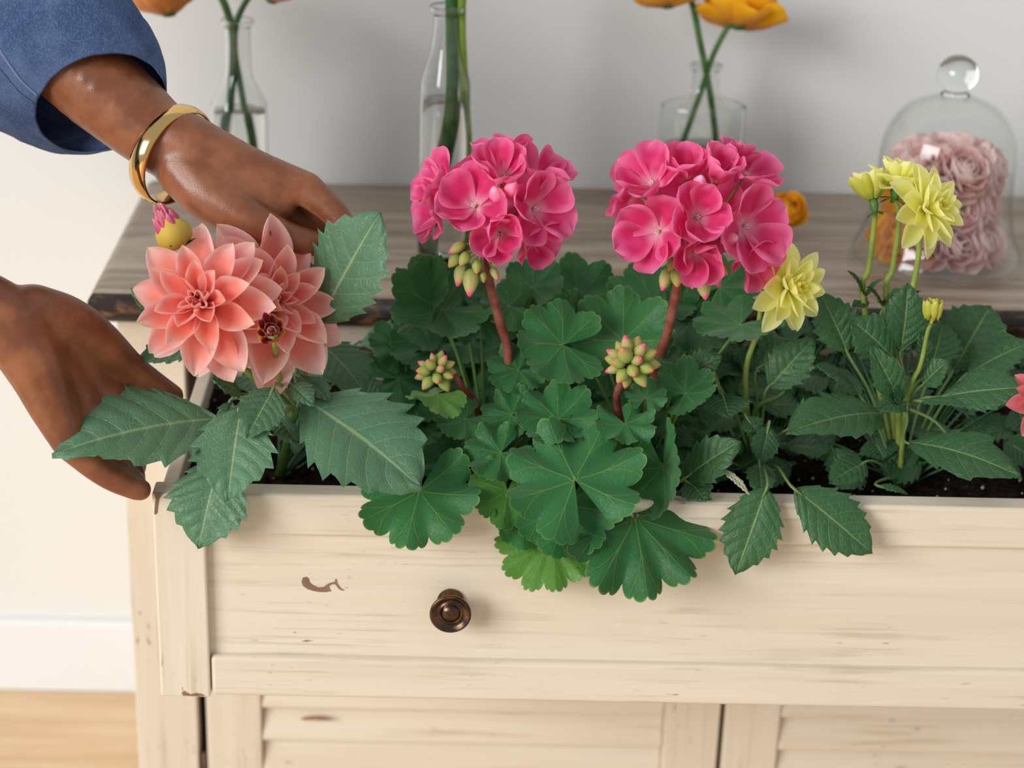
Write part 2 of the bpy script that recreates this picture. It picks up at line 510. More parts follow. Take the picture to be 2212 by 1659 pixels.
for p in top.data.polygons:
    n = p.normal; c = p.center + c0
    if n.y < -0.35 and n.z < 0.86: p.material_index = 1
    if n.z < -0.5: p.material_index = 1
bm.free()
# carcass
boxpart('side_panel', (SX0, SX0 + 0.018, CY0 + 0.02, CY1, 0.03, TOPZ - 0.032), PAINT_Z, sb)
boxpart('side_panel', (SX1 - 0.018, SX1, CY0 + 0.02, CY1, 0.03, TOPZ - 0.032), PAINT_Z, sb)
boxpart('back_panel', (SX0 + 0.018, SX1 - 0.018, CY1 - 0.008, CY1, 0.05, TOPZ - 0.032), PAINT_X, sb)
boxpart('stile', (SX0, OX0, CY0, CY0 + 0.022, 0.0, TOPZ - 0.032), PAINT_Z, sb)
boxpart('stile', (OX1, SX1, CY0, CY0 + 0.022, 0.0, TOPZ - 0.032), PAINT_Z, sb)
boxpart('rear_leg', (SX0, SX0 + 0.04, CY1 - 0.04, CY1, 0.0, 0.05), PAINT_Z, sb)
boxpart('rear_leg', (SX1 - 0.04, SX1, CY1 - 0.04, CY1, 0.0, 0.05), PAINT_Z, sb)
boxpart('top_rail', (OX0, OX1, CY0, CY0 + 0.022, TOPZ - 0.056, TOPZ - 0.032), PAINT_X, sb)
DBZ = ZD - 0.186                              # bottom of the drawer front
boxpart('mid_rail', (OX0, OX1, CY0 + 0.004, CY0 + 0.022, DBZ - 0.030, DBZ - 0.004), PAINT_X, sb)
boxpart('bottom_rail', (OX0, OX1, CY0, CY0 + 0.022, 0.045, 0.075), PAINT_X, sb)
boxpart('cabinet_floor', (SX0 + 0.018, SX1 - 0.018, CY0 + 0.022, CY1 - 0.008, 0.055, 0.070), PAINT_X, sb)
# louvred doors
DZ0, DZ1 = 0.078, DBZ - 0.034
def door(x0, x1, hinge_left):
    d = link('door', None, sb, Matrix.Translation(((x0 + x1) / 2, CY0, DZ0)))
    d.empty_display_size = 0.02
    y0, y1 = CY0, CY0 + 0.020
    sw = 0.056
    boxpart('door_stile', (x0, x0 + sw, y0, y1, DZ0, DZ1), PAINT_Z, d, 0.002)
    boxpart('door_stile', (x1 - sw, x1, y0, y1, DZ0, DZ1), PAINT_Z, d, 0.002)
    boxpart('door_rail', (x0 + sw, x1 - sw, y0, y1, DZ0, DZ0 + 0.045), PAINT_X, d, 0.002)
    boxpart('door_rail', (x0 + sw, x1 - sw, y0, y1, DZ1 - 0.012, DZ1), PAINT_X, d, 0.002)
    n = 6; pitch = (DZ1 - 0.012 - DZ0 - 0.045) / n
    me = None
    for i in range(n):
        zc = DZ0 + 0.045 + pitch * (i + 0.5)
        if me is None:
            V, F = box(-(x1 - x0) / 2 + sw, (x1 - x0) / 2 - sw, -0.004, 0.004, -0.026, 0.026, 0.003, 2)
            me = mk('slat', V, F, None, PAINT_X, False)
        link('slat', me, d, Matrix.Translation(((x0 + x1) / 2, CY0 + 0.0115, zc)) @ Matrix.Rotation(math.radians(-17), 4, 'X'))
    hx = x0 - 0.004 if hinge_left else x1 + 0.004
    for hz in (DZ0 + 0.04, DZ1 - 0.05):
        V, F, U = lathe([(0.0, -0.022), (0.0032, -0.022), (0.0032, 0.022), (0.0, 0.022)], 10)
        V = [v + Vector((hx, CY0 + 0.004, hz)) for v in V]
        part('hinge', V, F, M_GAP, d)
door(OX0 + 0.009, CX - 0.0025, True)
door(CX + 0.0025, OX1 - 0.009, False)
# the drawer: box, framed front, knobs, worn patches
DX0, DX1 = -0.2815, 2 * CX + 0.2815
drawer = link('drawer', None, sb, Matrix.Translation((CX, 0.0, DBZ))); drawer.empty_display_size = 0.02
FT = 0.021                                    # thickness of the front
zr1 = at(900, 1163, y=0.0).z                  # underside of the upper rail
zr0 = at(900, 1428, y=0.0).z                  # top of the lower rail
RC = 0.0075
boxpart('front_panel', (DX0 + 0.006, DX1 - 0.006, RC, FT - 0.003, DBZ + 0.004, ZD - 0.004), PAINT_X, drawer, 0.001)
SWD = 0.041
boxpart('front_stile', (DX0, DX0 + SWD, -0.0012, FT, DBZ, ZD), PAINT_Z, drawer, 0.0018)
boxpart('front_stile', (DX1 - SWD, DX1, -0.0012, FT, DBZ, ZD), PAINT_Z, drawer, 0.0018)
boxpart('front_rail', (DX0 + SWD + 0.0008, DX1 - SWD - 0.0008, 0.0, FT, zr1, ZD), PAINT_X, drawer, 0.003, 3)
boxpart('front_rail', (DX0 + SWD + 0.0008, DX1 - SWD - 0.0008, 0.0, FT, DBZ + 0.001, zr0), PAINT_X, drawer, 0.0035, 3)
BX0, BX1, BY1 = DX0 + 0.004, DX1 - 0.004, 0.300
SD = ZD - 0.006
boxpart('drawer_side', (BX0, BX0 + 0.012, FT, BY1, DBZ + 0.02, SD), PAINT_X, drawer)
boxpart('drawer_side', (BX1 - 0.012, BX1, FT, BY1, DBZ + 0.02, SD), PAINT_X, drawer)
boxpart('drawer_back', (BX0 + 0.012, BX1 - 0.012, BY1 - 0.012, BY1, DBZ + 0.02, SD), PAINT_X, drawer)
boxpart('drawer_bottom', (BX0 + 0.012, BX1 - 0.012, FT, BY1 - 0.012, DBZ + 0.02, DBZ + 0.028), PAINT_X, drawer)
kp = at(973, 1330, y=-0.018)
prof = [(0.0, 0.0), (0.0105, 0.0), (0.0110, 0.002), (0.0072, 0.005), (0.0060, 0.011), (0.0085, 0.016), (0.0145, 0.019),
        (0.0165, 0.0215), (0.0167, 0.0235), (0.0160, 0.0246), (0.0148, 0.0243), (0.0125, 0.0222), (0.0100, 0.0212), (0.0096, 0.0224), (0.0088, 0.0226),
        (0.0083, 0.0212), (0.0078, 0.0222), (0.0060, 0.0242), (0.0032, 0.0254), (0.0, 0.0258)]
V, F, U = lathe(prof, 40)
kme = mk('knob', V, F, U, M_BRONZE)
for kx in (kp.x, 2 * CX - kp.x):
    k = link('knob', kme, drawer, frame(Vector((kx, RC, kp.z)), Vector((1, 0, 0)), Vector((0, 0, 1)), Vector((0, -1, 0))))
    k['label'] = 'dark bronze knob with a domed centre'
def chip(outline, y, parent):
    P = [at(a, b, y=y) for a, b in outline]
    n = len(P)
    V = [p + Vector((0, 0.0004, 0)) for p in P] + [p - Vector((0, 0.0001, 0)) for p in P]
    F = [tuple(range(n, 2 * n))] + [(i, (i + 1) % n, n + (i + 1) % n, n + i) for i in range(n)]
    o = part('paint_chip', V, F, M_CHIP, parent, smooth=False)
    o['label'] = 'bare brown patch where the cream paint has chipped'
chip([(651, 1257), (654, 1248), (662, 1246), (667, 1250), (669, 1258), (676, 1264), (688, 1269), (699, 1268), (707, 1262), (714, 1259), (723, 1257), (724, 1251), (727, 1251),
      (728, 1257), (731, 1264), (737, 1271), (744, 1275), (741, 1276), (734, 1274), (728, 1268), (724, 1262), (717, 1262), (711, 1266), (712, 1272), (716, 1277), (705, 1279),
      (690, 1279), (675, 1276), (663, 1272), (655, 1266)], RC - 0.0003, drawer)
chip([(332, 1064), (354, 1064), (349, 1071), (344, 1078), (342, 1092), (340, 1108), (336, 1112), (333, 1110), (334, 1094), (336, 1078), (334, 1070)], -0.0014, drawer)
chip([(392, 1497), (398, 1492), (404, 1496), (412, 1500), (424, 1497), (436, 1499), (444, 1503), (430, 1504), (410, 1503), (396, 1503)], -0.0014, drawer)

chip([(648, 1553), (658, 1549), (676, 1547), (694, 1548), (708, 1551), (720, 1555), (700, 1556), (676, 1555), (660, 1556)], CY0 - 0.0016, sb)

# ------------------------------------------------------------------ soil
SZ = ZD - 0.024
nx, ny = 150, 40
x0, x1, y0, y1 = BX0 + 0.0125, BX1 - 0.0125, FT + 0.0003, BY1 - 0.0125
V, F = [], []
for j in range(ny + 1):
    for i in range(nx + 1):
        x = x0 + (x1 - x0) * i / nx; y = y0 + (y1 - y0) * j / ny
        h = noise.noise(Vector((x * 28, y * 28, 1))) * 0.005 + noise.noise(Vector((x * 110, y * 110, 4))) * 0.003
        V.append(Vector((x, y, SZ + h)))
F = [(j * (nx + 1) + i, j * (nx + 1) + i + 1, (j + 1) * (nx + 1) + i + 1, (j + 1) * (nx + 1) + i) for j in range(ny) for i in range(nx)]
n0 = len(V)
rim = [j * (nx + 1) for j in range(ny, -1, -1)] + list(range(1, nx + 1)) + [j * (nx + 1) + nx for j in range(1, ny + 1)] + [ny * (nx + 1) + i for i in range(nx - 1, 0, -1)]
for r in rim: V.append(Vector((V[r].x, V[r].y, DBZ + 0.0285)))
m = len(rim)
F += [(rim[k], n0 + k, n0 + (k + 1) % m, rim[(k + 1) % m]) for k in range(m)]
F.append(tuple(n0 + k for k in range(m)))
nf = len(F)
rs = random.Random(5)
def lump(c, r):
    global V, F
    s = len(V)
    dirs = [(1, 0, 0), (-1, 0, 0), (0, 1, 0), (0, -1, 0), (0, 0, 1), (0, 0, -1)]
    for d in dirs: V.append(c + Vector(d) * r * rs.uniform(0.6, 1.2))
    for a in (0, 1):
        for b in (2, 3):
            for e in (4, 5): F.append((s + a, s + b, s + e))
mats = []
for k in range(1500):
    r = rs.uniform(0.0012, 0.0045)
    lump(Vector((rs.uniform(x0, x1), rs.uniform(y0, y1), SZ + 0.003 + r * 0.4)), r); mats += [0] * 8
for k in range(420):
    r = rs.uniform(0.0010, 0.0028)
    lump(Vector((rs.uniform(x0, x1), rs.uniform(y0, y1), SZ + 0.005 + r * 0.4)), r); mats += [1] * 8
soil = part('potting_soil', V, F, M_SOIL, None, smooth=False)
soil.data.materials.append(M_PERL)
soil.data.polygons.foreach_set('material_index', [0] * nf + mats)
tag(soil, 'dark potting soil with pale perlite crumbs filling the open drawer', 'soil', kind='stuff')

# ------------------------------------------------------------------ plant builders
rp = random.Random(21)
def leaf_dahlia(plant, base, tip, w, n=(0, 0.5, 0.8), fold=0.12, arch=0.06, mat='mid', teeth=6, pet=None, pr=0.0021, pv=(0.5, 0.0), quilt=0.0016, slant=0.35, wide=0.40, name='leaf'):
    B, T = A3(base), A3(tip)
    W = w * mmpx((B + T) / 2) / 2
    L = (T - B).length
    Y = (T - B).normalized(); N = camdir(*n); N = (N - Y * N.dot(Y)).normalized(); X = Y.cross(N)
    nt, nu = 66, 8
    pk = wide ** (wide / (1 - wide) * 0.95) * (1 - wide) ** 0.95
    V, U = [], []
    ph = rp.uniform(0, 6); sd = rp.uniform(0, 50)
    for i in range(nt + 1):
        t = i / nt
        a_ = wide / (1 - wide) * 0.95
        wt = (t ** a_) * ((1 - t) ** 0.95) / max(pk, 1e-6)
        p = (t * teeth * 1.06) % 1.0
        tooth = 1.0 - 0.20 * (1 - p ** 1.5) * min(1, t / 0.18) if t > 0.06 else 1.0
        for j in range(-nu, nu + 1):
            u = j / nu; au = abs(u)
            hw = W * wt * (1 + (tooth - 1) * au ** 3)
            al = t * L + slant * hw * au * (1 - t) ** 0.7
            q = t * 7.0 - 1.5 * au ** 1.2
            d = abs((q % 1.0) - 0.5) * 2
            z = arch * L * 4 * t * (1 - t) + fold * au * hw * (1 + 0.3 * math.sin(ph + 5 * t)) + quilt * (1 - d ** 4) * min(1, au * 4) * (1 - au * 0.4)
            z += 0.05 * W * noise.noise(Vector((u * 1.6 + sd, t * 3, sd))) * (0.3 + au)
            z -= 0.10 * W * au * au * (0.5 + 0.5 * math.sin(2 * math.pi * t * 1.5 + ph + u))
            V.append(B + Y * al + X * (u * hw) + N * z)
            U.append((u * 0.5 + 0.5, t))
    k = 2 * nu + 1
    F = [(i * k + j, i * k + j + 1, (i + 1) * k + j + 1, (i + 1) * k + j) for i in range(nt) for j in range(k - 1)]
    parts = [(V, F, U)]
    if pet is not None:
        Q = A3(pet) if len(pet) == 3 and not isinstance(pet, Vector) else pet
        mid = (Q + B) / 2 + Vector((0, 0, 0.12 * (Q - B).length))
        parts.append(tube([Q, mid, B - Y * 0.004 + N * 0.0004, B + Y * 0.01 + N * 0.0002], pr, 0.0011, 6, 4, (0, 0)))
        parts[-1] = (parts[-1][0], parts[-1][1], [pv] * len(parts[-1][0]))
    V, F, U = join(*parts)
    return part(name, V, F, DL[mat], plant, U, org=B)
def leaf_geranium(plant, c, tip, n=(0, 0.5, 0.8), cup=0.1, ruffle=0.07, fold=0.0, mat='mid', pet=None, pr=0.0017, pv=(0.5, 0.0), span=2.85, lobe=0.17, R=None, name='leaf'):
    C = A3(c); T = A3(tip)
    N = camdir(*n); Y = T - C
    RR = Y.length if R is None else R
    Y = (Y - N * Y.dot(N)).normalized(); X = Y.cross(N)
    na, nr = 168, 11
    V, U = [C.copy()], [(0.5, 0.0)]
    sd = rp.uniform(0, 60); ph = rp.uniform(0, 6)
    for i in range(1, nr + 1):
        r = i / nr
        for j in range(na + 1):
            s = j / na * 7
            fr = s % 1.0 - 0.5
            phi = (j / na - 0.5) * 2 * span
            edge = (1 - lobe * (2 * abs(fr)) ** 2.6) * (1 - 0.055 * (1 - abs(math.sin(math.pi * 4 * s + 0.0)) ** 0.6))
            edge *= (1 + 0.07 * noise.noise(Vector((s * 0.8, sd, 0)))) * (1 - 0.10 * (phi / span) ** 2)
            rr = RR * r * (1 + (edge - 1) * r ** 3)
            x, y = rr * math.sin(phi), rr * math.cos(phi)
            z = RR * (cup * r * r + ruffle * r * r * math.cos(2 * math.pi * s) * (-1) + 0.5 * ruffle * r ** 3 * math.sin(2 * math.pi * s * 0.5 + ph))
            z += fold * abs(x) + RR * 0.20 * r * noise.noise(Vector((x / RR * 1.2 + sd, y / RR * 1.2, sd)))
            V.append(C + X * x + Y * y + N * z); U.append((j / na, r))
    k = na + 1
    F = [(0, 1 + j + 1, 1 + j) for j in range(na)]
    F += [(1 + (i - 1) * k + j, 1 + (i - 1) * k + j + 1, 1 + i * k + j + 1, 1 + i * k + j) for i in range(1, nr) for j in range(na)]
    parts = [(V, F, U)]
    if pet is not None:
        Q = A3(pet) if not isinstance(pet, Vector) else pet
        mid = (Q * 0.5 + C * 0.5) - N * 0.006 + Vector((0, 0, 0.10 * (Q - C).length))
        parts.append(tube([Q, mid, C - N * 0.0008], pr, 0.0012, 6, 5, (0, 0)))
        parts[-1] = (parts[-1][0], parts[-1][1], [pv] * len(parts[-1][0]))
    V, F, U = join(*parts)
    return part(name, V, F, GL[mat], plant, U, org=C)
PM = {}
def petal_mesh(key, shape, hw, cup, bend, mat, roll=0.0, wav=0.0, seed=0):
    """Unit-long petal along +Y, inner face +Z."""
    if key in PM: return PM[key]
    nt, nu = 14, 5
    V, U = [], []
    for i in range(nt + 1):
        t = i / nt
        if shape == 'point':   w = (0.30 + 0.70 * math.sin(min(1, t / 0.62) * math.pi / 2)) * (1 - max(0, (t - 0.50) / 0.5) ** 1.9) ** 0.8
        elif shape == 'round': w = (0.20 + 0.80 * math.sin(min(1, t / 0.68) * math.pi / 2) ** 1.3) * math.sqrt(max(0, 1 - max(0, (t - 0.64) / 0.36) ** 2.2))
        else:                  w = (0.55 + 0.45 * math.sin(min(1, t / 0.55) * math.pi / 2)) * math.sqrt(max(0, 1 - max(0, (t - 0.55) / 0.45) ** 2.4))
        for j in range(-nu, nu + 1):
            u = j / nu
            an = u * (cup + roll * (1 - t))
            x = hw * w * (math.sin(an) / max(1e-6, cup + roll * (1 - t)))
            z = hw * w * (1 - math.cos(an)) / max(1e-6, cup + roll * (1 - t)) * 1.0
            z += bend * t * t + wav * w * noise.noise(Vector((u * 1.8 + seed, t * 2.2, seed * 1.7)))
            z -= 0.02 * math.exp(-(u * 5) ** 2) * t
            y = t * (1 - 0.15 * abs(bend) * t)
            V.append(Vector((x, y, z))); U.append((u * 0.5 + 0.5, t))
    k = 2 * nu + 1
    F = [(i * k + j, i * k + j + 1, (i + 1) * k + j + 1, (i + 1) * k + j) for i in range(nt) for j in range(k - 1)]
    PM[key] = mk('petal_' + key, V, F, U, mat)
    return PM[key]
def rosette(flower, C, axis, layers, spin=0.0, jit=1.0, hint=Vector((0, 0, 1)), name='petal'):
    x, y, a = basis(axis, hint)
    for li, (cnt, ln, el, br, keys, off) in enumerate(layers):
        for k in range(cnt):
            az = spin + 2 * math.pi * (k + 0.5 * (li % 2)) / cnt + rp.uniform(-0.10, 0.10) * jit
            e = math.radians(el + rp.uniform(-7, 7) * jit)
            rad = x * math.cos(az) + y * math.sin(az)
            d = rad * math.cos(e) + a * math.sin(e)
            N = -rad * math.sin(e) + a * math.cos(e)
            tw = rp.uniform(-0.18, 0.18) * jit
            X = d.cross(N); X2 = X * math.cos(tw) + N * math.sin(tw); N2 = X2.cross(d)
            s = ln * rp.uniform(0.92, 1.07)
            M = frame(C + rad * br + a * off, X2, d, N2) @ Matrix.Scale(s, 4)
            key = keys[(k + li) % len(keys)]
            link(name, PM[key], flower, M)
def variants(pref, n, *args, **kw):
    ks = []
    for i in range(n):
        k = f'{pref}{i}'
        petal_mesh(k, *args, seed=3.1 * i + 1, **kw); ks.append(k)
    return ks
SO = variants('salmon_outer', 4, 'point', 0.31, 0.95, 0.10, PT['salmon'], wav=0.09)
SM = variants('salmon_mid', 4, 'point', 0.34, 1.35, 0.16, PT['salmon'], roll=0.5, wav=0.09)
SI = variants('salmon_inner', 2, 'point', 0.34, 1.9, 0.25, PT['salmon'], roll=0.9, wav=0.03)
SC = variants('salmon_core', 2, 'point', 0.34, 2.3, 0.3, PT['salmon_core'], roll=0.5)
RO = variants('rose', 3, 'point', 0.30, 0.9, 0.12, PT['rose'], roll=0.3, wav=0.05)
YO = variants('lemon_outer', 3, 'point', 0.30, 0.85, 0.08, PT['yellow'], wav=0.05)
YM = variants('lemon_mid', 3, 'point', 0.33, 1.3, 0.18, PT['yellow'], roll=0.5, wav=0.04)
YI = variants('lemon_inner', 2, 'point', 0.34, 2.0, 0.28, PT['yellow_core'], roll=0.6)
GP = variants('geranium', 4, 'round', 0.50, 0.65, 0.06, PT['pink'], wav=0.20)
GPB = variants('geranium_cupped', 3, 'round', 0.48, 1.00, 0.20, PT['pink'], wav=0.22)
RG = variants('golden', 3, 'cup', 0.60, 1.0, 0.26, PT['orange'], wav=0.07)
RA = variants('apricot', 3, 'cup', 0.55, 0.9, 0.22, PT['apricot'], wav=0.08)
RB = variants('blush', 3, 'cup', 0.55, 1.0, 0.26, PT['blush'], wav=0.07)
BR = variants('maroon', 2, 'point', 0.30, 1.4, 0.35, PT['bud_red'], roll=0.3)
BP = variants('bud_pink', 2, 'point', 0.30, 1.5, 0.22, petal_mesh('tmpb', 'point', 0.3, 1.5, 0.2, m_petal('bud_pink_petal', '#c9a83e', '#d24a72', '#e88aa0', '#f0d4a0')).materials[0], roll=0.3)
LB = variants('lemon_bud', 2, 'point', 0.36, 1.5, 0.35, m_petal('lemon_bud_petal', '#8f9c30', '#c0bf44', '#d8d666', '#dede7a'), roll=0.3)
SP = variants('sepal', 2, 'point', 0.20, 0.6, 0.05, SEPAL)
def receptacle(C, axis, r, depth):
    x, y, a = basis(axis)
    V, F, U = lathe([(0, -depth), (r * 0.5, -depth * 0.92), (r, -depth * 0.35), (r * 0.9, 0.0), (r * 0.4, r * 0.25), (0, r * 0.3)], 14)
    M = frame(C, x, y, a)
    return [M @ v for v in V], F, U
def flower(plant, C, axis, R, layers, mat=SEPAL, name='flower', label=None, spin=0.0, sep=6, jit=1.0, depth=0.012):
    V, F, U = receptacle(C, axis, R * 0.16, depth)
    f = part(name, V, F, mat, plant, U, org=C)
    if label: f['label'] = label
    rosette(f, C, axis, layers, spin, jit)
    if sep:
        rosette(f, C - Vector(axis).normalized() * depth * 0.8, axis, [(sep, R * 0.34, -25, R * 0.08, SP, 0)], name='sepal', jit=1.5)
    return f
BUDM = {}
def bud_mesh(key, mat, fat=0.30):
    if key in BUDM: return BUDM[key]
    prof = [(0, 0), (fat * 0.45, 0.03), (fat * 0.85, 0.16), (fat, 0.36), (fat * 0.9, 0.56), (fat * 0.62, 0.76), (fat * 0.28, 0.93), (0, 1.0)]
    V, F, U = lathe(prof, 14)
    V = [Vector((v.x * (1 + 0.06 * math.cos(5 * math.atan2(v.y, v.x))), v.y * (1 + 0.06 * math.cos(5 * math.atan2(v.y, v.x))), v.z)) for v in V]
    BUDM[key] = mk('bud_' + key, V, F, U, mat)
    return BUDM[key]
def bud(plant, P, d, ln, key, mat, fat=0.34, root=None, stm=ST_GRN, name='bud', rs_=0.0008):
    x, y, a = basis(d, Vector((0.3, 0.2, 1)))
    o = link(name, bud_mesh(key, mat, fat), plant, frame(P, x, y, a) @ Matrix.Scale(ln, 4))
    if root is not None:
        V, F, U = tube([root, (root + P) / 2 + Vector((0, 0, 0.002)), P + a * ln * 0.04], rs_, rs_, 6, 4)
        part('pedicel', V, F, stm, o, U)
    return o
def stem(plant, pts, r0, r1, mat, name='stem', seg=10):
    V, F, U = tube([A3(p) if not isinstance(p, Vector) else p for p in pts], r0, r1, seg, 6)
    return part(name, V, F, mat, plant, U)
def soilpt(px, y): return Vector((at(px, 900, y=y).x, y, SZ - 0.004))

# ------------------------------------------------------------------ salmon dahlia
g_pl = 'flowering plants set in the drawer soil'
R1 = soilpt(600, 0.085)
pl1 = thing('dahlia_plant', 'dahlia with two open salmon blooms, reached for by both hands', 'plant', R1, g_pl)
cA, axA = at(440, 655, y=-0.012), camdir(-0.16, 0.10, 0.98)
cB, axB = at(572, 660, y=0.034), camdir(0.58, 0.12, 0.80)
LAY = [(9, 0.056, -18, 0.004, SO, -0.005), (8, 0.054, 4, 0.004, SO, 0.0), (8, 0.049, 22, 0.003, SM, 0.002), (7, 0.038, 40, 0.003, SM, 0.004),
       (7, 0.024, 58, 0.003, SI, 0.006), (6, 0.016, 68, 0.002, SC, 0.008), (5, 0.011, 78, 0.001, SC, 0.009)]
fA = flower(pl1, cA, axA, 0.055, LAY, label='open salmon bloom facing straight out over the drawer front', spin=0.4, jit=1.6)
LAYB = [(9, 0.068, -10, 0.004, SO, -0.004), (9, 0.067, 8, 0.004, SO, 0.0), (8, 0.056, 26, 0.003, SM, 0.002), (8, 0.040, 44, 0.003, SM, 0.004),
        (7, 0.026, 60, 0.003, SI, 0.006), (6, 0.016, 72, 0.002, SC, 0.008)]
fB = flower(pl1, cB, axB, 0.058, LAYB, label='second salmon bloom turned sideways behind the first', spin=0.42, jit=1.3)
node = at(640, 880, y=0.05)
stem(pl1, [cA - axA * 0.010, at(470, 720, y=0.03), at(560, 830, y=0.045), node], 0.0022, 0.003, ST_GRN)
stem(pl1, [cB - axB * 0.010, at(585, 760, y=0.055), node], 0.0022, 0.003, ST_GRN)
stem(pl1, [node, (node + R1) / 2, R1], 0.0036, 0.0046, ST_DK)
# bud with pink tip, upper left
bc = at(392, 535, y=0.005); bd = camdir(-0.42, 0.80, 0.25)
b1 = bud(pl1, bc, bd, 0.030, 'ochre', BUD_O, 0.46, name='bud')
b1['label'] = 'closed ochre bud with pink petal tips'
rosette(b1, bc + bd * 0.010, bd, [(8, 0.021, 88, 0.0115, BP, 0.0), (7, 0.024, 90, 0.008, BP, 0.0), (4, 0.028, 88, 0.003, BP, 0.0)], jit=0.8)
rosette(b1, bc, bd, [(4, 0.014, 20, 0.002, SP, 0)], name='sepal', jit=2)
stem(pl1, [bc, at(420, 600, y=0.02), at(560, 800, y=0.05), node], 0.0016, 0.0022, ST_GRN)
# maroon half-open bud
bc = at(588, 716, y=-0.052); bd = camdir(-0.05, 0.15, 0.98)
f = flower(pl1, bc, bd, 0.013, [(9, 0.016, 52, 0.006, BR, 0.0), (8, 0.012, 66, 0.004, BR, 0.002), (6, 0.009, 78, 0.002, BR, 0.003)], mat=BUD_O, name='bud', label='small half-open maroon bud between the two blooms', sep=8, depth=0.012)
rosette(f, bc - bd * 0.004, bd, [(8, 0.014, 48, 0.005, variants('ochre_guard', 2, 'cup', 0.40, 1.2, 0.3, PT['orange']), 0.0)])
stem(pl1, [bc - bd * 0.010, at(596, 770, y=0.0), at(608, 830, y=0.03), node], 0.0020, 0.0024, ST_GRN)
bc = at(680, 742, y=0.045)
bud(pl1, bc, camdir(0.1, 0.5, 0.7), 0.017, 'ochre2', BUD_O, 0.45)
stem(pl1, [bc, at(645, 780, y=0.05), at(641, 830, y=0.05), node], 0.0014, 0.002, ST_GRN)
Ld = lambda *a, **k: leaf_dahlia(pl1, *a, **k)
Ld((468, 905, 0.025), (112, 984, -0.035), 305, n=(-0.10, 0.70, 0.70), mat='pale', fold=0.18, arch=0.05, pet=node, teeth=5, quilt=0.0026, wide=0.34)
Ld((520, 880, 0.0), (492, 1084, -0.050), 205, n=(-0.05, 0.42, 0.90), mat='pale', fold=0.16, arch=0.04, pet=node, teeth=5, quilt=0.0022)
Ld((480, 985, 0.005), (428, 1186, -0.024), 205, n=(-0.15, 0.30, 0.94), mat='pale', fold=0.05, arch=0.05, pet=node, teeth=6, quilt=0.0024)
Ld((592, 838, 0.010), (532, 948, -0.028), 118, n=(0.1, 0.45, 0.9), mat='pale', fold=0.18, arch=0.05, pet=node, teeth=5)
Ld((655, 862, 0.030), (910, 1056, -0.036), 300, n=(0.05, 0.62, 0.78), mat='pale', fold=0.10, arch=0.05, pet=node, teeth=6, quilt=0.0022, wide=0.44)
Ld((690, 700, 0.045), (822, 458, 0.030), 225, n=(-0.15, 0.35, 0.92), mat='pale', fold=0.06, arch=0.03, pet=node, teeth=7, wide=0.46)
Ld((645, 815, 0.045), (712, 868, 0.02), 78, n=(0.3, 0.6, 0.7), mat='pale', pet=node, teeth=4)
Ld((628, 830, 0.03), (678, 878, 0.0), 62, n=(-0.2, 0.6, 0.7), mat='pale', pet=node, teeth=4)
Ld((395, 720, 0.06), (282, 622, 0.045), 95, n=(-0.3, 0.5, 0.8), mat='pale', pet=node, teeth=5)
Ld((440, 740, 0.07), (290, 785, 0.05), 92, n=(-0.2, 0.6, 0.8), mat='pale', pet=node, teeth=5)
Ld((520, 850, 0.03), (455, 820, 0.01), 80, n=(-0.2, 0.5, 0.8), mat='pale', pet=node, teeth=4)
Ld((500, 870, 0.02), (485, 935, -0.01), 60, n=(0.2, 0.3, 0.9), mat='pale', pet=node, teeth=3)
Ld((690, 740, 0.10), (790, 850, 0.07), 150, n=(0.2, 0.6, 0.7), mat='pale', pet=node)
Ld((600, 900, 0.06), (640, 960, 0.035), 90, n=(0.1, 0.7, 0.6), mat='pale', pet=node, teeth=5)
Ld((640, 880, 0.06), (640, 985, 0.06), 110, n=(-0.3, 0.8, 0.5), mat='pale', pet=node, teeth=5)

# ------------------------------------------------------------------ pink geraniums
def floret(plant, C, axis, R, root, cup=0, spin=None, el=28):
    V, F, U = tube([root, (root + C) / 2, C - axis * 0.004, C + axis * 0.004], 0.0008, 0.0013, 6, 3)
    f = part('floret', V, F, ST_GRN, plant, U, org=C)
    ks = GPB if cup else GP
    rosette(f, C, axis, [(5, R, el, 0.0012, ks, 0)], spin if spin is not None else rp.uniform(0, 6.28), jit=2.0)
    for k in range(5):                        # stamens
        x, y, a = basis(axis)
        an = k * 1.2566
        d = (a + (x * math.cos(an) + y * math.sin(an)) * 0.3).normalized()
        V, F, U = tube([C, C + d * 0.006], 0.0006, 0.0004, 5, 1)
        part('stamen', V, F, M_STAMEN, f, U)
    return f
M_STAMEN = plain('pale_stamen', '#f3d5d2', 0.6)
m_pinkbud = m_bud('pink_bud', '#e8608c', '#f28cae', '#f7a8c2')
def umbel(plant, cpx, y, dirs):
    C = at(cpx[0], cpx[1], y=y)
    for (fx, fy), yy, dd, R, el, sp in dirs:
        floret(plant, at(fx, fy, y=yy), camdir(*dd), R * 1.12, C - UP * 0.024, cup=sp > 0.65, spin=sp * 6.0, el=el)
    return C
R2 = soilpt(1060, 0.10); R3 = soilpt(1395, 0.10)
pl2 = thing('geranium_plant', 'pink geranium next to the salmon dahlia, flower stalk leaning towards it', 'plant', R2, g_pl)
pl3 = thing('geranium_plant', 'pink geranium next to the yellow dahlias, flower stalk leaning towards them', 'plant', R3, g_pl)
